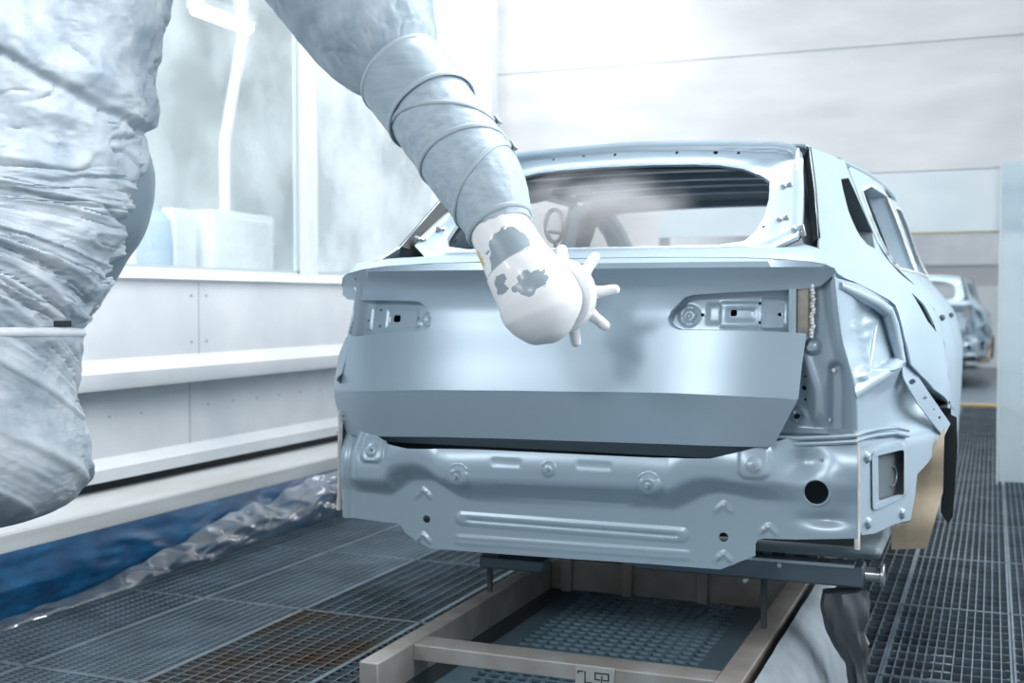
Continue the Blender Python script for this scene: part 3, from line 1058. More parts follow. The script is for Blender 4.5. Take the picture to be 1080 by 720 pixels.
fender = [(3.26, .5), (3.28, .9), (3.215, 1.30), (3.45, 1.33), (3.9, 1.24), (4.25, 1.12), (4.3, .8), (4.28, .6), (4.17, .55)] + \
         [(3.78 + .40 * math.cos(a), .47 + .40 * math.sin(a)) for a in np.linspace(math.radians(10), math.radians(170), 14)]
DOORP = PAINT
for s in (1, -1):
    LF = lambda y, z, s=s: Vector((SX(y, z) * s, y, z))
    fl = s > 0
    q = sheet('quarter_panel', quarter, LF, .02, PAINT, car, holes=[qwin, fuel], thick=.006, offset=-1 if s > 0 else 1, flip=False, smooth=45)
    # turned-in flanges: along the lamp opening, the window, the tailgate shut line and the wheel arch
    A = [LF(*p) for p in lamp_edge]
    B = [LF(*p) + (Vector((-.050 * s, .035, -.018)) if p[1] > 1.07 else Vector((-.075 * s, .06, .03))) for p in lamp_edge]
    loft('lamp_flange', A, B, PAINT, q, closed=False, rings=3, fn=lambda p, t: p + Vector((0, .012 * math.sin(math.pi * t), -.006 * math.sin(math.pi * t))), thick=.003)
    rb = [onY(G0, *p) for p in ((886, 301), (905, 310), (925, 320), (936, 328), (941, 342), (946, 362), (951, 383))]
    MB().tube([Vector((p.x * s, p.y - .012, p.z)) for p in rb], [.010, .016, .018, .020, .020, .018, .014], 12).build('lamp_rib', PAINT, q)
    A = [LF(*p) for p in rear_edge[2:]]
    B = [a + Vector((-.028 * s, .045, -.012)) for a in A]
    loft('gate_gutter', A, B, DARK, q, closed=False, thick=.004)
    qs = resample(qwin, .04)
    A = [LF(*p) for p in qs]
    B = [LF(*p) + Vector((-.05 * s, 0, 0)) for p in scale_poly(qs, .93)]
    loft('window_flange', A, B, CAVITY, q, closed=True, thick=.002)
    fs_ = resample(fuel, .03)
    A = [LF(*p) for p in fs_]
    B = [a + Vector((-.07 * s, 0, 0)) for a in A]
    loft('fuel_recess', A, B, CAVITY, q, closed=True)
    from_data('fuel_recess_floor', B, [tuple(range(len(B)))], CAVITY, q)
    A = [LF(*p) for p in arc]
    B = [a + Vector((-.22 * s, 0, 0)) for a in A]
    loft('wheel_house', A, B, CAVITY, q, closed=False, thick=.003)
    rdr = sheet('rear_door', rear_door, LF, .035, PAINT, car, holes=[rd_win], thick=.02, offset=-1 if s > 0 else 1, smooth=45)
    dsl = MB()  # dark tube added in the door gap as its shade
    dsl.tube([LF(y - gap, z) - Vector((.007 * s, 0, 0)) for y, z in [(yy, zz) for yy, zz in rd_cut] if z > .55], .0085, 6)
    dsl.build('door_gap_shade', DARK, rdr)
    fdr = sheet('front_door', front_door, LF, .035, PAINT, car, holes=[fd_win], thick=.02, offset=-1 if s > 0 else 1, smooth=45)
    for nm, yy, par in (('door_handle_opening', 1.42, rdr), ('door_handle_opening', 2.32, fdr)):
        pz = LF(yy, 1.19) + Vector((.004 * s, 0, 0))
        MB().tube([pz + Vector((0, -.05, 0)), pz + Vector((.003 * s, -.02, 0)), pz + Vector((0, .06, .004))], [.006, .012, .006], 8).build(nm, CAVITY, par)
    # inner window reveals of the doors, with the bare-edged inner frame
    for win, par in ((rd_win, rdr), (fd_win, fdr)):
        ws = resample(win, .05)
        A = [LF(*p) + Vector((-.02 * s, 0, 0)) for p in ws]
        B = [LF(*p) + Vector((-.075 * s, 0, 0)) for p in scale_poly(ws, .95)]
        loft('window_reveal', A, B, PAINT, par, closed=True, thick=.003)
        MB().tube([LF(*p) + Vector((.002 * s, 0, 0)) for p in ws], .005, 6, closed=True).build('window_lip', SEAL, par)
    # regulator holes seen along the door frames
    for yy, zz in ((1.30, 1.43), (1.36, 1.40)):
        pz = LF(yy, zz) + Vector((.004 * s, 0, 0))
        MB().tube([pz, pz + Vector((.012 * s, 0, 0))], .009, 8).build('frame_stud', STUD, rdr)
    sheet('front_fender', fender, LF, .05, PAINT, car, thick=.006, offset=-1 if s > 0 else 1, smooth=45)
    MB().tube([Vector((SX(y, ztop(y)) * s - .012 * s, y, ztop(y) - .002)) for y in np.linspace(.98, 3.3, 24)], .012, 8).build('roof_rail', mat('roof_gutter_%d' % s, (.20, .27, .31), .4) if s > 0 else bpy.data.materials['roof_gutter_1'], car)
    # inner quarter trim with service holes
    tr = [(.22, 1.36), (.34, 1.46), (.62, 1.70), (1.0, 1.70), (1.16, 1.46), (1.30, 1.32), (1.30, .80), (.20, .80)]
    hs = [circle(c, r, 10) for c, r in (((.42, 1.40), .014), ((.50, 1.46), .012), ((.60, 1.58), .014), ((.36, 1.30), .02), ((.62, 1.36), .03), ((.9, 1.36), .02), ((.72, 1.42), .01))]
    tro = sheet('inner_quarter', tr, lambda y, z, s=s: Vector(((SX(y, z) - .085 + .012 * noise.noise(Vector((y * 9, z * 9, 0)))) * s, y, z)), .04, PAINT, car, holes=[scale_poly(qwin, 1.12)] + hs, thick=.004)
    sl = MB().box((.80 * s if s > 0 else -.98, 1.3, .45), (.98 if s > 0 else -.80, 3.28, .60))
    sl.build('sill', PAINT, car, bevel=.02)
    # wheel arch liners behind the rear bumper flange
    tp = [(941, 553), (941, 577.5), (977, 578.5), (988, 541), (994, 520), (996, 450), (990, 462), (975, 486), (964, 505), (960, 548)]
    tpoly = [(p.x, p.z) for p in (PY(a, b, .52) for a, b in tp)]
    tl = sheet('arch_liner', mirrored(tpoly, s), lambda x, z, s=s: Vector((x, .50 + .35 * (abs(x) - .90) + .012 * math.sin(z * 30), z)), .02, TAN, car, thick=.004)
    tl['label'] = 'tan masking liner in the wheel arch'
    bp = [(993, 452), (1001, 436), (1009, 440), (1010, 470), (1005, 545), (1000, 552), (992, 540), (994, 500)]
    bpl = [(p.x, p.z) for p in (PY(a, b, .70) for a, b in bp)]
    sheet('arch_shade_sheet', mirrored(bpl, s), lambda x, z, s=s: Vector((x, .70, z)), .02, DARK, car, thick=.006)  # dark sheet standing in for the shaded front of the wheelhouse
    # bumper carrier strip under the quarter panel edge
    st = [(951, 384), (962, 386), (1002, 446), (995, 460), (968, 425), (953, 398)]
    sp = [onY(G0, *p) for p in st]
    o = sheet('bumper_bracket', mirrored(xz(sp), s), lambda x, z, s=s: Vector((x, G0(x * s, z) - .022, z)), .01, PAINT, car,
              holes=[mirrored(circle((c.x, c.z), r, 9), s) for c, r in ((onY(G0, 962, 402), .008), (onY(G0, 975, 419), .005), (onY(G0, 984, 431), .004), (onY(G0, 990, 440), .005))], thick=.004)

# ---------- roof, pillars, underside, front end
RX = lambda y: SX(y, ztop(y)) - .015
ry = np.linspace(.575, 2.5, 16)
roof_o = [(RX(y), y) for y in ry] + [(-RX(y), y) for y in ry[::-1]]
RZ = lambda x, y: Vector((x, y, ztop(y) + .022 * (1 - (x / .70) ** 2)))
roof = sheet('roof', roof_o, RZ, .06, PAINT, car, thick=.006)
for y in (.64, .95, 1.3, 1.65, 2.0, 2.4):
    v, f = [], []
    n = 14
    for i in range(n + 1):
        x = RX(y) * (-1 + 2 * i / n)
        zt = RZ(x, y).z - .008
        v += [(x, y - .05, zt), (x, y - .035, zt - .035), (x, y + .035, zt - .035), (x, y + .05, zt)]
    for i in range(n):
        for k in range(3):
            f.append((i * 4 + k, i * 4 + k + 1, i * 4 + 5 + k, i * 4 + 4 + k))
    from_data('roof_bow', v, f, PAINT, roof, 30)
sheet('headliner_panel', [(RX(y) * .96, y) for y in ry] + [(-RX(y) * .96, y) for y in ry[::-1]], lambda x, y: RZ(x, y) - Vector((0, 0, .022)), .08, mat('roof_underside_shade', (.16, .20, .22), .5), roof)  # underside coloured darker than the primer to carry the cabin shade
MB().tube([RZ(x, .572) + Vector((0, 0, -.004)) for x in np.linspace(-RX(.575), RX(.575), 30)], .009, 8).build('roof_edge', mat('roof_edge_seal', (.20, .27, .31), .4), roof)
for s in (1, -1):
    MB().tube([Vector(((SX(y, ztop(y)) - .03) * s, y, ztop(y) - .01)) for y in np.linspace(2.4, 3.32, 8)], .035, 8).build('windscreen_pillar', PAINT, car)
    MB().tube([Vector(((SX(2.12, z) - .07) * s, 2.12, z)) for z in np.linspace(.55, 1.72, 8)], .05, 8).build('middle_pillar', PAINT, car)
MB().box((-.86, .14, .52), (.86, 3.3, .56)).box((-.14, .5, .56), (.14, 3.2, .70)).build('floor_pan', mat('floor_pan_shade', (.10, .14, .16), .5), car, bevel=.02)  # darker than the primer, with the underbody shade put into the colour
MB().box((-.84, 3.2, .56), (.84, 3.30, 1.16)).box((-.82, 3.05, 1.12), (.82, 3.3, 1.20)).build('bulkhead', PAINT, car, bevel=.02)
sheet('bonnet', [(-.84, 3.33), (.84, 3.33), (.80, 3.9), (.72, 4.3), (-.72, 4.3), (-.80, 3.9)], lambda x, y: Vector((x, y, 1.30 - .20 * ((y - 3.3)) ** 2 / 1.0 + .02 * (1 - x * x))), .08, PAINT, car, thick=.01)
MB().box((-.78, 4.22, .6), (.78, 4.30, 1.08)).box((-.7, 4.28, .62), (.7, 4.36, .74)).build('front_panel', PAINT, car, bevel=.02)
MB().box((-.6, .7, .462), (-.48, 4.2, .525)).box((.48, .7, .462), (.6, 4.2, .525)).box((-.6, .72, .47), (.6, .82, .525)).build('chassis_rails', CAVITY, car, bevel=.01)
# grab loop standing in the boot
lp = [PY(585 + 9.5 * math.cos(a), 238 + 17 * math.sin(a), .62) for a in np.linspace(0, 2 * math.pi, 20, endpoint=False)]
lo = MB().tube(lp, .0075, 8, closed=True)
lo.tube([PY(577, 244, .62), PY(594, 246, .62)], .006, 8).tube([PY(586, 254, .62), PY(587, 275, .62), Vector((PY(587, 275, .62).x, .62, .57))], .009, 8)
lo.build('belt_loop', STUD, car)
for px in (558, 640):
    p = PY(px, 262, 2.3)
    MB().box((p.x - .2, 2.2, .56), (p.x + .2, 2.35, 1.05)).build('seat_mount', PAINT, car, bevel=.03)

# ================================================================== SKID
skid = empty('conveyor_skid', (0, 1.5, .0), 'worn grey steel skid frame carrying the nearest car body', 'skid frame')
MB().box((-.474, -.458, .15), (-.415, 4.6, .255)).build('rail', GALVR, skid, bevel=.004)
MB().box((.474, -1.6, .15), (.545, 4.6, .255)).box((.545, -1.6, .15), (.575, 4.6, .165)).build('rail', GALVR, skid, bevel=.004)
cb = MB().box((-.418, -.24, .203), (.476, -.145, .250)).build('crossbeam', GALVR, skid, bevel=.004)
# number plate welded on the crossbeam, with its punched strokes
pa, pb = PY(607, 703, -.243), PY(648, 726, -.243)
pl = MB().box((pa.x, -.247, .190), (pb.x, -.239, .252)).build('marking_plate', mat('plate_steel', (.40, .40, .38), .45, .3), cb, bevel=.002)
stk = MB()
PT = lambda u, v: (lerp(pa.x, pb.x, u), lerp(.250, .190, v))


def stroke(u0, v0, u1, v1, wd=.0016):
    a, b = PT(u0, v0), PT(u1, v1)
    stk.box((min(a[0], b[0]) - wd, -.2485, min(a[1], b[1]) - wd), (max(a[0], b[0]) + wd, -.2465, max(a[1], b[1]) + wd))


for st_ in ((.08, .26, .20, .26), (.08, .26, .08, .36), (.26, .26, .26, .74), (.26, .74, .42, .74), (.52, .26, .86, .26), (.52, .26, .52, .56), (.86, .26, .86, .56), (.52, .56, .64, .56),
            (.74, .56, .86, .56), (.69, .40, .69, .84)):
    stroke(*st_)
stk.build('punched_marks', DARK, pl, smooth=0)
for y0, y1, z0, z1 in ((.93, 1.02, .15, .27), (2.6, 2.7, .16, .25), (4.3, 4.4, .16, .25)):
    MB().box((-.418, y0, z0), (.476, y1, z1)).build('crossbeam', GALVR, skid, bevel=.004)
for px in (596, 660, 740):
    p = PY(px, 615, .90)
    MB().box((p.x - .02, .905, .15), (p.x + .02, .935, .30)).build('beam_stiffener', GALVR, skid, bevel=.003)
# lifting arms carrying the body
ARM = mat('jig_arm_steel_shaded', (.10, .145, .18), .35, .4)  # steel darkened to carry the shade under the body
a1 = MB().box((.10, .26, .412), (.80, .34, .478)).build('support_arm', ARM, skid, bevel=.006)
MB().box((.46, .250, .470), (.775, .300, .482)).build('arm_cap', mat('arm_cap_pale', (.45, .54, .60), .35, .2), a1, bevel=.003)
MB().tube([(.80, .30, .447), (.845, .30, .447)], .021, 14).tube([(.845, .30, .447), (.856, .30, .447)], .034, 18).build('locating_pin', STUD, a1, bevel=.002)
MB().tube([(.505, .30, .25), (.505, .30, .42)], .010, 8).build('arm_post', CAVITY, skid)
MB().box((.30, .27, .478), (.36, .33, .519)).build('arm_pad', CAVITY, skid)
MB().box((-.47, .36, .345), (-.24, .44, .385)).build('support_arm', ARM, skid, bevel=.006)
MB().box((-.455, .395, .25), (-.44, .41, .345)).build('arm_post', CAVITY, skid)
MB().box((-.46, .37, .385), (-.40, .43, .519)).build('arm_pad', CAVITY, skid)
for x in (-.50, .50):
    MB().box((x - .06, 3.4, .25), (x + .06, 3.5, .462)).build('support_post', CAVITY, skid, bevel=.004)
    MB().box((x - .06, 1.6, .25), (x + .06, 1.7, .462)).build('support_post', CAVITY, skid, bevel=.004)
for px, py, dx in ((838, 585, .05), (860, 590, -.05), (812, 588, .03)):
    p = PY(px, py, .36)
    MB().box((p.x - .012, .30, .475), (p.x + .012, .33, .512), Matrix.Rotation(dx * 5, 3, 'Y')).build('jig_link', ARM, skid)
for px, py in ((786, 612), (822, 596)):
    p = PY(px, py, .255)
    disc_stud(p + Vector((0, .01, 0)), (0, -1, 0), .009, .012, 'bolt', STUD, skid, 6)
# conveyor track and perforated cover below the skid
tray = MB()
tx0, tx1 = -.34, .29
for i in range(15):
    x = lerp(tx0, tx1, i / 14)
    tray.box((x - .005, -1.7, .085), (x + .006, 5.3, .095))
for j in range(141):
    y = -1.7 + 7.0 * j / 140
    tray.box((tx0, y - .007, .086), (tx1, y + .009, .0955))
tray.box((tx0 - .09, -1.7, .08), (tx0, 5.3, .096)).box((tx1, -1.7, .08), (tx1 + .13, 5.3, .096))
for j, y in enumerate((-.75, .18, 1.2, 2.2, 3.2)):
    tray.box((tx0, y - .02, .085), (tx1, y + .02, .0965))
tr_o = tag(tray.build('track_cover', mat('perforated_blue_grey', (.22, .35, .43), .38, .1), smooth=0), 'blue grey perforated cover plate lying between the skid rails', 'cover plate')
trk = MB()
for x0, x1 in ((-.47, -.415), (.48, .545)):
    trk.box((x0, -1.7, -.05), (x1, 5.3, .149))
trk.box((-.43, -1.7, -.12), (.47, 5.3, -.02)).box((-.43, -1.7, -.02), (-.40, 5.3, .08)).box((.40, -1.7, -.02), (.42, 5.3, .08))
tag(trk.build('trim_13', mat('track_dark', (.05, .055, .058), .5), smooth=0), kind='structure')

# ================================================================== LOOSE FILM AND CLOTH
def grid(name, nu, nv, fn, m, parent=None, smooth=180, thick=.003):
    v = [fn(i / nu, j / nv) for j in range(nv + 1) for i in range(nu + 1)]
    f = [(j * (nu + 1) + i, j * (nu + 1) + i + 1, (j + 1) * (nu + 1) + i + 1, (j + 1) * (nu + 1) + i) for j in range(nv) for i in range(nu)]
    return from_data(name, v, f, m, parent, smooth, thick, 0)


def ridge(p, k=1.0):
    return 1 - abs(noise.noise(Vector(p) * k)) * 2


def blue_fn(u, v):
    y = lerp(-1.4, 4.6, u)
    x = lerp(-2.445, -2.375, v) + .02 * math.sin(math.pi * v)
    z = lerp(.262, .004, v)
    d = ridge((y * 2.2 + z * 5, z * 9 - y * .8, 1)) * .016 + ridge((y * 5 - z * 9, z * 16, 4)) * .008
    k = math.sin(math.pi * min(1, v * 1.05)) * .9 + .1
    return Vector((x + d * k * .9, y, z + d * .3 * k))


tag(grid('blue_sheet', 260, 26, blue_fn, BLUE), 'blue plastic sheet along the foot of the left wall', 'plastic sheet')


def clear_fn(u, v):
    y = lerp(-.6, 4.5, u)
    lo_ = .02 + .25 * sstep(.12, .62, u) + (.05 * noise.noise(Vector((y * 2.3, 0, 3))) + .03 * noise.noise(Vector((y * 7, 0, 8)))) * sstep(.02, .2, u)
    lo_ = max(.012, min(.275, lo_))
    x = lerp(-2.372, -2.305, v) + .025 * math.sin(math.pi * v)
    z = lerp(lo_, .006, v)
    d = ridge((y * 3 + z * 9, z * 8 - y * 1.2, 7)) * .03 + ridge((y * 9 - z * 14, z * 22, 9)) * .016
    return Vector((x + .012 + d * (.25 + .75 * math.sin(math.pi * v)), y, z + d * .2 * math.sin(math.pi * v)))


CLEAR = glass('clear_film', (.86, .93, .96), .24, .12, (.78, .85, .88), .12, 11)
tag(grid('clear_film', 220, 24, clear_fn, CLEAR, thick=0), 'crumpled clear plastic film lying over the blue sheet', 'plastic film')


def drape_fn(u, v):
    y = lerp(-1.3, 1.15, u)
    x = .56 + .16 * v ** .8 + .012 * math.sin(y * 9 + v * 2) * v
    z = lerp(.268, .003, v ** 1.15)
    d = ridge((y * 4 + v, v * 1.5 + y, 3)) * .016 * math.sin(math.pi * min(1, v + .05))
    return Vector((x + d + .02, y, z))


tag(grid('grey_drape', 90, 24, drape_fn, mat('drape_film', (.27, .315, .35), .38, 0, bump=.2, bscale=14, vary=(.21, .25, .28))), 'pale grey film draped from the right skid rail to the floor', 'plastic drape')


class Tube:
    """a soft tube round a path, with a radius at every point of it"""

    def __init__(s, pts, rad, flat=1.0):
        P = [Vector(p) for p in pts]
        n = len(P)
        ks = [0.0]
        for a, b in zip(P, P[1:]):
            ks.append(ks[-1] + (b - a).length)
        s.L = ks[-1]
        s.f = [interp(ks, [p[i] for p in P]) for i in range(3)]
        s.r = interp(ks, rad)
        s.flat = flat
        s.right = RT

    def c(s, l):
        return Vector([f(l) for f in s.f])

    def frame(s, l):
        e = .002
        t = (s.c(min(s.L, l + e)) - s.c(max(0, l - e))).normalized()
        b = t.cross(FW)                       # across the view
        if b.length < 1e-4:
            b = s.right
        b.normalize()
        return t, b, t.cross(b).normalized()

    def pt(s, l, a, off=0.0):
        t, b, n = s.frame(l)
        r = s.r(l) + off
        return s.c(l) + b * math.cos(a) * r + n * math.sin(a) * r * s.flat

    def mesh(s, name, l0, l1, nl, na, m, parent, disp=None, cap0=False, cap1=False, thick=0):
        v, f = [], []
        for i in range(nl + 1):
            l = lerp(l0, l1, i / nl)
            for k in range(na):
                a = 2 * math.pi * k / na
                v.append(s.pt(l, a, disp(l, a) if disp else 0))
        for i in range(nl):
            for k in range(na):
                f.append((i * na + k, i * na + (k + 1) % na, (i + 1) * na + (k + 1) % na, (i + 1) * na + k))
        if cap0:
            f.append(tuple(range(na))[::-1])
        if cap1:
            f.append(tuple(nl * na + k for k in range(na)))
        return from_data(name, v, f, m, parent, 60, thick, -1)

    def ring(s, l, tilt, a0, off, rad, name, m, parent, n=48, wide=2.2):
        v, f = [], []
        for k in range(n):
            a = 2 * math.pi * k / n
            for j in range(8):
                q = 2 * math.pi * j / 8
                v.append(s.pt(l + tilt * math.cos(a - a0) + rad * wide * math.cos(q), a, off + rad * math.sin(q)))
        for k in range(n):
            for j in range(8):
                f.append((k * 8 + j, k * 8 + (j + 1) % 8, ((k + 1) % n) * 8 + (j + 1) % 8, ((k + 1) % n) * 8 + j))
        return from_data(name, v, f, m, parent, 60)


# dark cloth bundle tied under the support arm
bt = Tube([PY(px, py, .30) for px, py in ((890, 622), (892, 640), (893, 660), (900, 685), (904, 705), (906, 740))], [.052, .060, .052, .030, .018, .016])
tag(bt.mesh('cloth_bundle', 0, bt.L, 40, 36, mat('bundle_cloth', (.060, .075, .085), .55, bump=.3, bscale=20), None,
            lambda l, a: .012 * ridge((math.cos(a) * 2, math.sin(a) * 2, l * 5)) + .006 * math.sin(a * 7 + l * 30), True, True), 'dark grey cloth bundle hanging below the support arm', 'cloth bundle')

# ================================================================== PAINTING ROBOT
rob = empty('painting_robot', PD(-20, 560, 3.55), 'wrapped paint robot reaching its white spray head to the car tailgate', 'robot')
DT = 3.55
K = DT / FPX


def torso(prof, cx=-20, dd=0.0):
    pts = [PD(cx, py, DT + dd) for py, _ in prof]
    x0 = pts[0]
    return Tube(pts, [max(.004, (ex - cx) * (DT + dd) / FPX) for _, ex in prof], .8)


def fold(p, k=1.0):
    """soft cloth folds with sharp creases"""
    q = Vector(p) * k
    q += Vector((noise.noise(q * .6), noise.noise(q * .6 + Vector((5, 2, 1))), 0)) * .5
    cr = -.55 * math.exp(-(noise.noise(q * 1.7 + Vector((9, 4, 2))) / .045) ** 2) * sstep(-.1, .25, noise.noise(q * .9 + Vector((3, 8, 1))))
    cr -= .30 * math.exp(-(noise.noise(q * 3.6 + Vector((1, 7, 5))) / .05) ** 2) * sstep(0, .3, noise.noise(q * 1.3 + Vector((6, 2, 9))))
    return (1 - abs(noise.noise(q)) * 2.2) * .6 + noise.noise(q * 2.3) * .25 + (1 - abs(noise.noise(q * 4.1)) * 2) * .12 + cr


up_prof = [(-260, 120), (-160, 168), (-60, 172), (0, 166), (40, 160), (100, 150), (140, 142), (165, 141), (190, 134), (202, 114)]
tu = torso(up_prof)
lu = lambda py: (py + 260) * K


def up_disp(l, a):
    h = l / K - 260
    u = a * .5
    h0 = 62 + 70 * max(0, math.cos(a)) ** 1.3 + 5 * noise.noise(Vector((a * 3, 1, 2)))
    seam = .022 * sstep(6, -3, h - h0) * sstep(-60, -5, h - h0) - .012 * math.exp(-((h - h0 - 6) / 4) ** 2)
    d = .032 * fold((u * 3.2 + l * 1.5, l * 4.2 - u * 1.6, 1)) + .012 * fold((u * 9 - l * 3, l * 9 + u * 5, 4))
    d += .012 * sstep(150, 185, h) * sstep(206, 192, h)
    return d + seam


cu = tu.mesh('upper_cover', 0, tu.L, 260, 300, CLOTH, rob, up_disp, True, True)
mid_prof = [(150, 134), (175, 139), (200, 140), (225, 136), (250, 129), (270, 121), (290, 112), (310, 102), (330, 90), (346, 78), (350, 60)]
tm = torso(mid_prof)


def mid_disp(l, a):
    h = 150 + l / K
    # pulled folds that converge at the right-hand joint
    xp = math.cos(a) * 150
    v = h - (.05 + .0028 * max(0, h - 190)) * xp
    d = .036 * fold((a * .55, v * .040, 2)) + .012 * fold((a * .7 + 3, v * .09, 5)) - .018
    d += .006 * fold((a * 5, h * .06, 6))
    if h > 322:
        d += .014 * math.sin(a * 14 + h * .1) * sstep(322, 340, h)
    return d


tm.mesh('middle_cover', 0, tm.L, 180, 260, CLOTH, rob, mid_disp, True, True)
rim_prof = [(140, 120), (150, 150), (165, 156.5), (185, 160), (205, 159), (222, 156), (240, 151), (256, 143), (270, 133), (290, 122), (310, 108), (330, 94), (338, 80)]
tr_ = torso(rim_prof, cx=20, dd=.10)
tr_.mesh('joint_rim', 0, tr_.L, 50, 80, mat('rim_cover', (.20, .27, .32), .45), rob, None, True, True)
# bare metal neck between the covers
nk = torso([(318, 66), (336, 70), (360, 66)])
nk.mesh('robot_neck', 0, nk.L, 8, 48, mat('robot_metal_cream', (.45, .46, .42), .4, .1, vary=(.35, .36, .33)), rob, None, True, True)
p = PD(66, 341, DT - .19)
MB().box(p + Vector((-.016, -.02, -.010)), p + Vector((.016, .02, .008))).build('neck_fitting', DARK, rob, bevel=.003)
lo_prof = [(346, 80), (347.5, 84.5), (352, 84.5), (370, 82.5), (400, 80.5), (420, 80.5), (440, 84.5), (465, 92), (485, 93.5), (505, 90), (522, 80), (538, 58), (549, 30), (556, 2), (559, -18)]
tl_ = torso(lo_prof)


def lo_disp(l, a):
    h = 346 + l / K
    u = a
    q = sstep(350, 372, h) * sstep(558, 535, h)
    w_ = h * .011 + a * .62
    d = .034 * q * fold((w_ * 1.5, (h * .006 + a * .35) * .8, 3)) + .012 * q * math.exp(-((math.fmod(w_ * 1.35 + 20, 1.0) - .5) / .10) ** 2)
    d += .006 * q * fold((a * 5, h * .05, 7)) - .020 * q
    return d


tl_.mesh('lower_cover', 0, tl_.L, 200, 260, CLOTH, rob, lo_disp, True, True)
tl_.ring(.012, 0, 0, .002, .006, 'cover_hem', mat('hem_white', (.72, .77, .80), .5), rob, 80)
# carriage on the wall, outside the frame
cp = PD(-20, 480, DT)
MB().box((-2.50, cp.y - .25, cp.z - .05), (cp.x - .05, cp.y + .10, cp.z + .30)).build('wall_carriage', CLOTHG, rob, bevel=.04)

# upper arm and forearm
AP = [(-30, -230, 3.60, 150), (120, -300, 3.72, 120), (255, -220, 3.74, 105), (318, -100, 3.68, 92), (350, -48, 3.61, 84), (378, 0, 3.53, 77), (400, 43, 3.46, 62), (411, 61, 3.42, 52), (420, 76, 3.385, 42), (433, 92, 3.35, 34)]
ta = Tube([PD(a, b, c) for a, b, c, _ in AP], [r * c / FPX for _, _, c, r in AP])
ua = Tube([PD(a, b, c) for a, b, c, _ in AP[:5]], [r * c / FPX for _, _, c, r in AP[:5]])
ua.mesh('upper_arm_cover', 0, ua.L, 50, 60, CLOTH, rob, lambda l, a: .012 * fold((a * 2, l * 5, 3)), True, True)


def arm_disp(l, a):
    q = l / ta.L
    d = .009 * fold((math.cos(a) * 1.3 + l * 2, math.sin(a) * 1.3, l * 4)) + .004 * fold((a * 3 - l * 8, l * 16, 5))
    return d * sstep(1.0, .93, q)


lA = ta.L * .62
ta.mesh('forearm_cover', lA, ta.L, 130, 180, CLOTHG, rob, arm_disp, True, True)

SP = [(424, 78, 3.39, 46), (436, 92, 3.36, 47), (446, 105, 3.333, 47), (457, 120, 3.302, 47), (468, 136, 3.27, 47.5), (480, 152, 3.238, 47.5), (492, 170, 3.203, 47), (504, 188, 3.17, 46), (514, 206, 3.138, 43.5), (521, 222, 3.11, 39.5), (526, 236, 3.09, 36), (531, 246, 3.075, 33)]
ts = Tube([PD(a, b, c) for a, b, c, _ in SP], [r * c / FPX for _, _, c, r in SP])
sl_disp = lambda l, a: .0022 * fold((math.cos(a) * 2, math.sin(a) * 2, l * 12)) + .0012 * noise.noise(Vector((a * 7, l * 60, 1)))
sk = .0026
cuff = ts.mesh('cuff', .0, ts.L * .27, 20, 80, mat('cuff_cloth', (.36, .45, .51), .42, vary=(.31, .39, .45), bscale=14, stretch=(1, 1, 6)), rob, lambda l, a: .009 + .0012 * noise.noise(Vector((a * 6, l * 20, 4))), True, True)
slv = ts.mesh('sleeve', .06, ts.L, 80, 100, SLEEVE, rob, sl_disp, True, True)
for q_, tilt, nm in ((.27, .0, 'cuff_edge'), (.385, .085, 'strap'), (.57, .018, 'strap'), (.765, -.062, 'strap'), (.965, 0, 'strap'), (.012, 0, 'cuff_edge')):
    l, a0 = ts.L * q_, 0.0
    r_ = ts.ring(l, tilt, a0, .009 if nm == 'cuff_edge' else .003, .0036, nm, STRAP, rob)
    if nm == 'strap' and q_ < .9 and q_ != .57:
        for aa in (.12,):
            q = ts.pt(l + tilt * math.cos(aa + math.pi * 0 - a0), 0.0 + aa, .010)
            q2 = ts.pt(l + tilt * math.cos(aa + math.pi - a0) * 1.0, math.pi + aa, .010)
            use = q if proj(q)[0] > proj(q2)[0] else q2
            t_, b_, n_ = ts.frame(l)
            bk_ = MB()
            bk_.tube([use - t_ * .016, use + t_ * .016], .0055, 8).tube([use - t_ * .012 + FW * -.008, use + t_ * .012 - FW * .008], .004, 6)
            bk_.build('buckle', STUD, r_, bevel=.001)

# white wrist sleeve with worn grey patches, and the spray head
def patched(name, base, patch, spots, edge=.35):
    m = mat(name, base, .35, 0, coat=.15)
    nt = m.node_tree
    b = nt.nodes['Principled BSDF']
    tc = nt.nodes.new('ShaderNodeTexCoord')
    nz = nt.nodes.new('ShaderNodeTexNoise')
    nz.inputs['Scale'].default_value = 38
    nz.inputs['Detail'].default_value = 5
    nt.links.new(tc.outputs['Object'], nz.inputs['Vector'])
    acc = None
    for (p, r, col) in spots:
        ds = nt.nodes.new('ShaderNodeVectorMath')
        ds.operation = 'DISTANCE'
        ds.inputs[1].default_value = p
        nt.links.new(tc.outputs['Object'], ds.inputs[0])
        ad = nt.nodes.new('ShaderNodeMath')
        ad.operation = 'MULTIPLY_ADD'
        nt.links.new(nz.outputs['Fac'], ad.inputs[0])
        ad.inputs[1].default_value = r * 1.7
        nt.links.new(ds.outputs['Value'], ad.inputs[2])
        lt = nt.nodes.new('ShaderNodeMath')
        lt.operation = 'LESS_THAN'
        nt.links.new(ad.outputs[0], lt.inputs[0])
        lt.inputs[1].default_value = r * 1.85
        mx = nt.nodes.new('ShaderNodeMix')
        mx.data_type = 'RGBA'
        nt.links.new(lt.outputs[0], mx.inputs[0])
        if acc is None:
            mx.inputs[6].default_value = (*base, 1)
        else:
            nt.links.new(acc, mx.inputs[6])
        mx.inputs[7].default_value = (*col, 1)
        acc = mx.outputs[2]
    nt.links.new(acc, b.inputs['Base Color'])
    return m


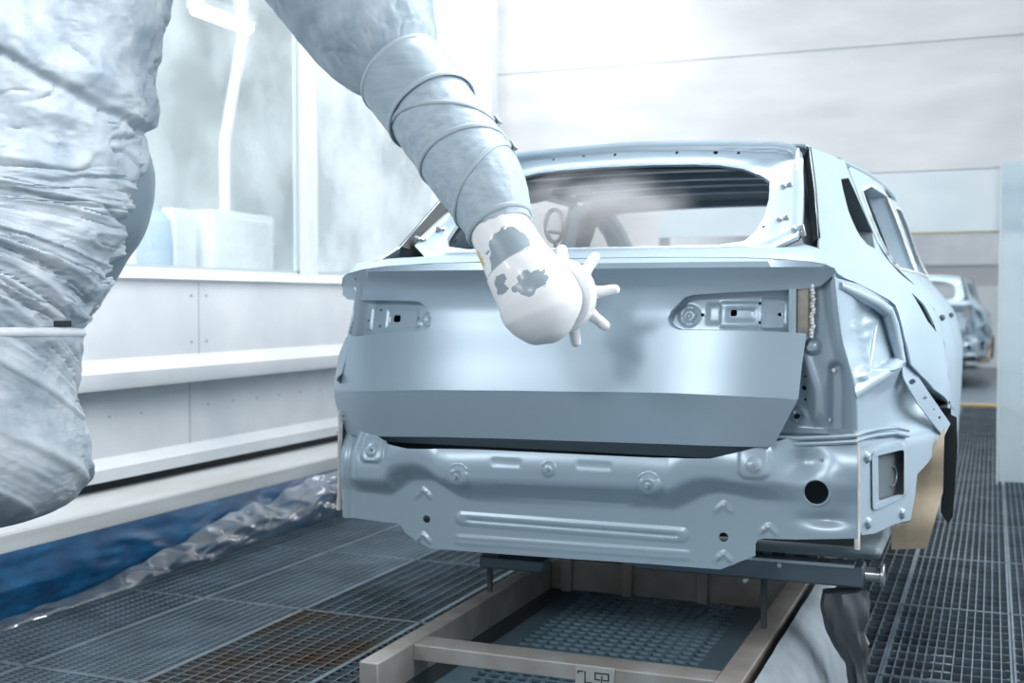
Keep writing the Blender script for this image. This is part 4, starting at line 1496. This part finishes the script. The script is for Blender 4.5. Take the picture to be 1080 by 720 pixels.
GP, YP = (.28, .35, .40), (.62, .55, .16)
front = lambda px, py, dep: tuple(PD(px, py, dep))
WHITE_W = (.84, .86, .88)
hp = [(523, 236, 3.085, 31), (530, 248, 3.07, 32.5), (541, 268, 3.05, 35), (549, 283, 3.035, 37)]
th = Tube([PD(a, b, c) for a, b, c, _ in hp], [r * c / FPX for _, _, c, r in hp])
WM = patched('wrist_worn_white', WHITE_W, GP, [(front(538, 264, 2.97), .062, GP), (front(533, 282, 2.965), .042, GP), (front(548, 280, 2.955), .042, GP), (front(566, 247, 3.02), .016, (.55, .58, .62)), (front(511, 272, 3.04), .026, YP)])
th.mesh('wrist_sleeve', 0, th.L, 24, 80, WM, rob, lambda l, a: .0008 * noise.noise(Vector((a * 5, l * 40, 1))), True, True)
gp = [(546, 279, 3.038, 37.3), (553, 290, 3.03, 39.5), (561, 303, 3.025, 42), (567, 313, 3.02, 44), (572, 324, 3.02, 44.5), (577, 336, 3.02, 40), (582, 347, 3.02, 31), (586, 354.5, 3.02, 20), (588.5, 359.5, 3.02, 5)]
tg = Tube([PD(a, b, c) for a, b, c, _ in gp], [r * c / FPX for _, _, c, r in gp])
HM = patched('head_worn_white', WHITE_W, GP, [(front(531, 299, 2.97), .026, GP), (front(559, 300, 2.94), .036, GP), (front(567, 296, 2.94), .030, GP)])
head = tg.mesh('spray_head', 0, tg.L, 40, 90, HM, rob, None, True, True)
th.ring(th.L - .004, 0, 0, .0005, .0022, 'joint_line', STRAP, rob, wide=1.0)
# collar that faces the tailgate, with its ring of charging fingers
n3 = (FW * .90 + RT * .40 + UP * .10).normalized()
e1 = n3.cross(UP).normalized()
e2 = e1.cross(n3).normalized()
c0 = PD(580, 313, 3.03)
c1 = PD(600, 312, 3.13)
colr = MB()
v, f = [], []
prof = [(0.0, .098), (.02, .100), (.05, .097), (.075, .086), (.095, .066), (.11, .040), (.115, .012)]
for h_, r_ in prof:
    for k in range(48):
        a = 2 * math.pi * k / 48
        v.append(c0.lerp(c1, .25) + n3 * h_ + (e1 * math.cos(a) + e2 * math.sin(a)) * r_)
for i in range(len(prof) - 1):
    for k in range(48):
        f.append((i * 48 + k, i * 48 + (k + 1) % 48, (i + 1) * 48 + (k + 1) % 48, (i + 1) * 48 + k))
f += [tuple(range(48))[::-1], tuple((len(prof) - 1) * 48 + k for k in range(48))]
from_data('head_collar', v, f, ATOM, rob, 50)
for k in range(8):
    ang = math.radians(98 - 45 * k)
    d = RT * math.cos(ang) + UP * math.sin(ang)
    d = (d - n3 * d.dot(n3) * .6).normalized()
    b0 = c1 + d * .060
    MB().tube([b0, b0 + d * .030, b0 + d * .060, b0 + d * .071, b0 + d * .076], [.022, .0145, .0145, .0120, .005], 12).build('charging_finger', ATOM, rob)

# ================================================================== ROOM BEHIND THE GLASS
tag(MB().box((-7.2, -3.5, -.05), (-2.8, 7.5, 0)).build('floor', mat('side_room_floor', (.50, .53, .55), .4)), kind='structure')
tag(MB().box((-7.3, -3.5, 0), (-7.2, 12, 4.9)).build('wall_side_room', mat('side_room_wall', (.62, .66, .66), .6, vary=(.55, .60, .60), bscale=1)), kind='structure')
tag(MB().box((-7.2, 11.9, 0), (-2.8, 12, 4.9)).build('wall_side_room_end', mat('side_room_wall_end', (.66, .69, .69), .6)), kind='structure')
tag(MB().box((-7.2, -3.5, 4.8), (-2.8, 12, 4.9)).build('ceiling', mat('side_room_ceiling', (.60, .64, .64), .6)), kind='structure')
CAB = mat('cabinet_white', (.82, .84, .85), .4)


def crate(name, lab, cat, px0, px1, py0, py1, x, dep, m=CAB, group=None, z0=None):
    a, b = PX(px0, py0, x), PX(px1, py1, x)
    zlo = b.z if z0 is None else z0
    r = empty(name, ((x - dep / 2), (a.y + b.y) / 2, zlo), lab, cat, group)
    MB().box((x - dep, a.y, zlo), (x, b.y, a.z)).build('body', m, r, bevel=.01)
    MB().box((x, a.y + .03, zlo + .05), (x + .012, b.y - .03, a.z - .05)).build('front_door', m, r, bevel=.004)
    return r


crate('control_cabinet', 'narrow white cabinet behind the window, beside the blue drum', 'cabinet', 181, 208, 219, 270, -4.6, .5, z0=0)
crate('control_cabinet', 'wide white cabinet behind the window, right of the narrow one', 'cabinet', 224, 289, 221, 272, -4.5, .7, z0=0)
a = PX(163, 265, -4.0)
dr = empty('blue_drum', (a.x, a.y, 0), 'blue drum behind the window at the left', 'drum')
DB = mat('drum_blue', (.16, .34, .52), .4)
MB().tube([(a.x, a.y, .9), (a.x, a.y, 1.2), (a.x, a.y, 1.6), (a.x, a.y, 1.78), (a.x, a.y, 1.84)], [.115, .12, .12, .11, .06], 20).build('drum_body', DB, dr)
MB().tube([(a.x, a.y, .0), (a.x, a.y, .9)], [.13, .13], 12).build('drum_stand', CAB, dr)
MB().tube([(a.x, a.y, 1.83), (a.x, a.y, 1.88)], .05, 12).build('drum_cap', DB, dr)
p0, p1 = PX(237, 150, -5.2), PX(256, 40, -5.2)
po = empty('slanted_pole', (p0.x, p0.y, 0), 'slim white slanted pole behind the window, above the cabinets', 'pole')
MB().tube([(p0.x, p0.y, 0), p0, (p1.x, p1.y, p1.z), (p1.x, p1.y, 4.8)], .05, 12).build('shaft', CAB, po)
MB().box((p0.x - .08, p0.y - .08, 0), (p0.x + .08, p0.y + .08, .03)).build('foot', CAB, po)
l0, l1 = PX(206, 26, -6.0), PX(262, 14, -6.0)
la = empty('tube_lamp', ((l0.x + l1.x) / 2, (l0.y + l1.y) / 2, 4.0), 'glowing white tube lamp behind the window, top left', 'lamp')
zl_ = (l0.z + l1.z) / 2
MB().box((-6.1, l0.y, zl_ + .03), (-5.9, l1.y, zl_ + .12)).box((-6.02, l0.y + .2, zl_ + .12), (-5.98, l0.y + .24, 4.8)).box((-6.02, l1.y - .24, zl_ + .12), (-5.98, l1.y - .2, 4.8)).build('housing', CAB, la)
MB().tube([(-6.0, l0.y, zl_), (-6.0, l1.y, zl_)], .06, 10).build('tube', emit('tube_glow', (1, 1, 1), 14), la)

# ================================================================== SECOND BODY DOWN THE LINE
def copy_tree(o, parent=None):
    c = o.copy()
    COL.objects.link(c)
    if parent is not None:
        c.parent = parent
        c.matrix_parent_inverse = o.matrix_parent_inverse
    for ch in o.children:
        copy_tree(ch, c)
    return c


for src, dz, lab in ((car, -.14, 'distant silver grey car body seen through the end opening'), (skid, -.15, 'skid frame under the distant car body past the opening')):
    c = copy_tree(src)
    c.location = Vector(src.location) + Vector((.12, 14.9, dz))
    c['label'] = lab

# ================================================================== SPRAY MIST
def mist(name, c, r, dens, m_name):
    bm = bmesh.new()
    bmesh.ops.create_icosphere(bm, subdivisions=3, radius=1)
    me = bpy.data.meshes.new(name)
    bm.to_mesh(me)
    bm.free()
    m = bpy.data.materials.new(m_name)
    m.use_nodes = True
    nt = m.node_tree
    nt.nodes.remove(nt.nodes['Principled BSDF'])
    pv = nt.nodes.new('ShaderNodeVolumePrincipled')
    pv.inputs['Color'].default_value = (.93, .96, 1, 1)
    tc = nt.nodes.new('ShaderNodeTexCoord')
    ln = nt.nodes.new('ShaderNodeVectorMath')
    ln.operation = 'LENGTH'
    nt.links.new(tc.outputs['Object'], ln.inputs[0])
    mr = nt.nodes.new('ShaderNodeMapRange')
    mr.interpolation_type = 'SMOOTHSTEP'
    mr.inputs[1].default_value, mr.inputs[2].default_value = 1.0, .15
    nt.links.new(ln.outputs['Value'], mr.inputs[0])
    nz = nt.nodes.new('ShaderNodeTexNoise')
    nz.inputs['Scale'].default_value = 2.2
    nz.inputs['Detail'].default_value = 4
    nt.links.new(tc.outputs['Object'], nz.inputs['Vector'])
    mr2 = nt.nodes.new('ShaderNodeMapRange')
    mr2.inputs[1].default_value, mr2.inputs[2].default_value = .35, .70
    nt.links.new(nz.outputs['Fac'], mr2.inputs[0])
    mu = nt.nodes.new('ShaderNodeMath')
    mu.operation = 'MULTIPLY'
    nt.links.new(mr.outputs[0], mu.inputs[0])
    nt.links.new(mr2.outputs[0], mu.inputs[1])
    mu2 = nt.nodes.new('ShaderNodeMath')
    mu2.operation = 'MULTIPLY'
    mu2.inputs[1].default_value = dens
    nt.links.new(mu.outputs[0], mu2.inputs[0])
    nt.links.new(mu2.outputs[0], pv.inputs['Density'])
    nt.links.new(pv.outputs[0], nt.nodes['Material Output'].inputs['Volume'])
    o = link(name, me, m)
    o.location, o.scale = c, r
    return o


tag(mist('spray_mist', PD(625, 226, 3.64), (.36, .22, .17), 12.0, 'paint_mist'), 'pale paint mist drifting across the open rear window', 'spray mist', kind='stuff')

bpy.context.view_layer.update()
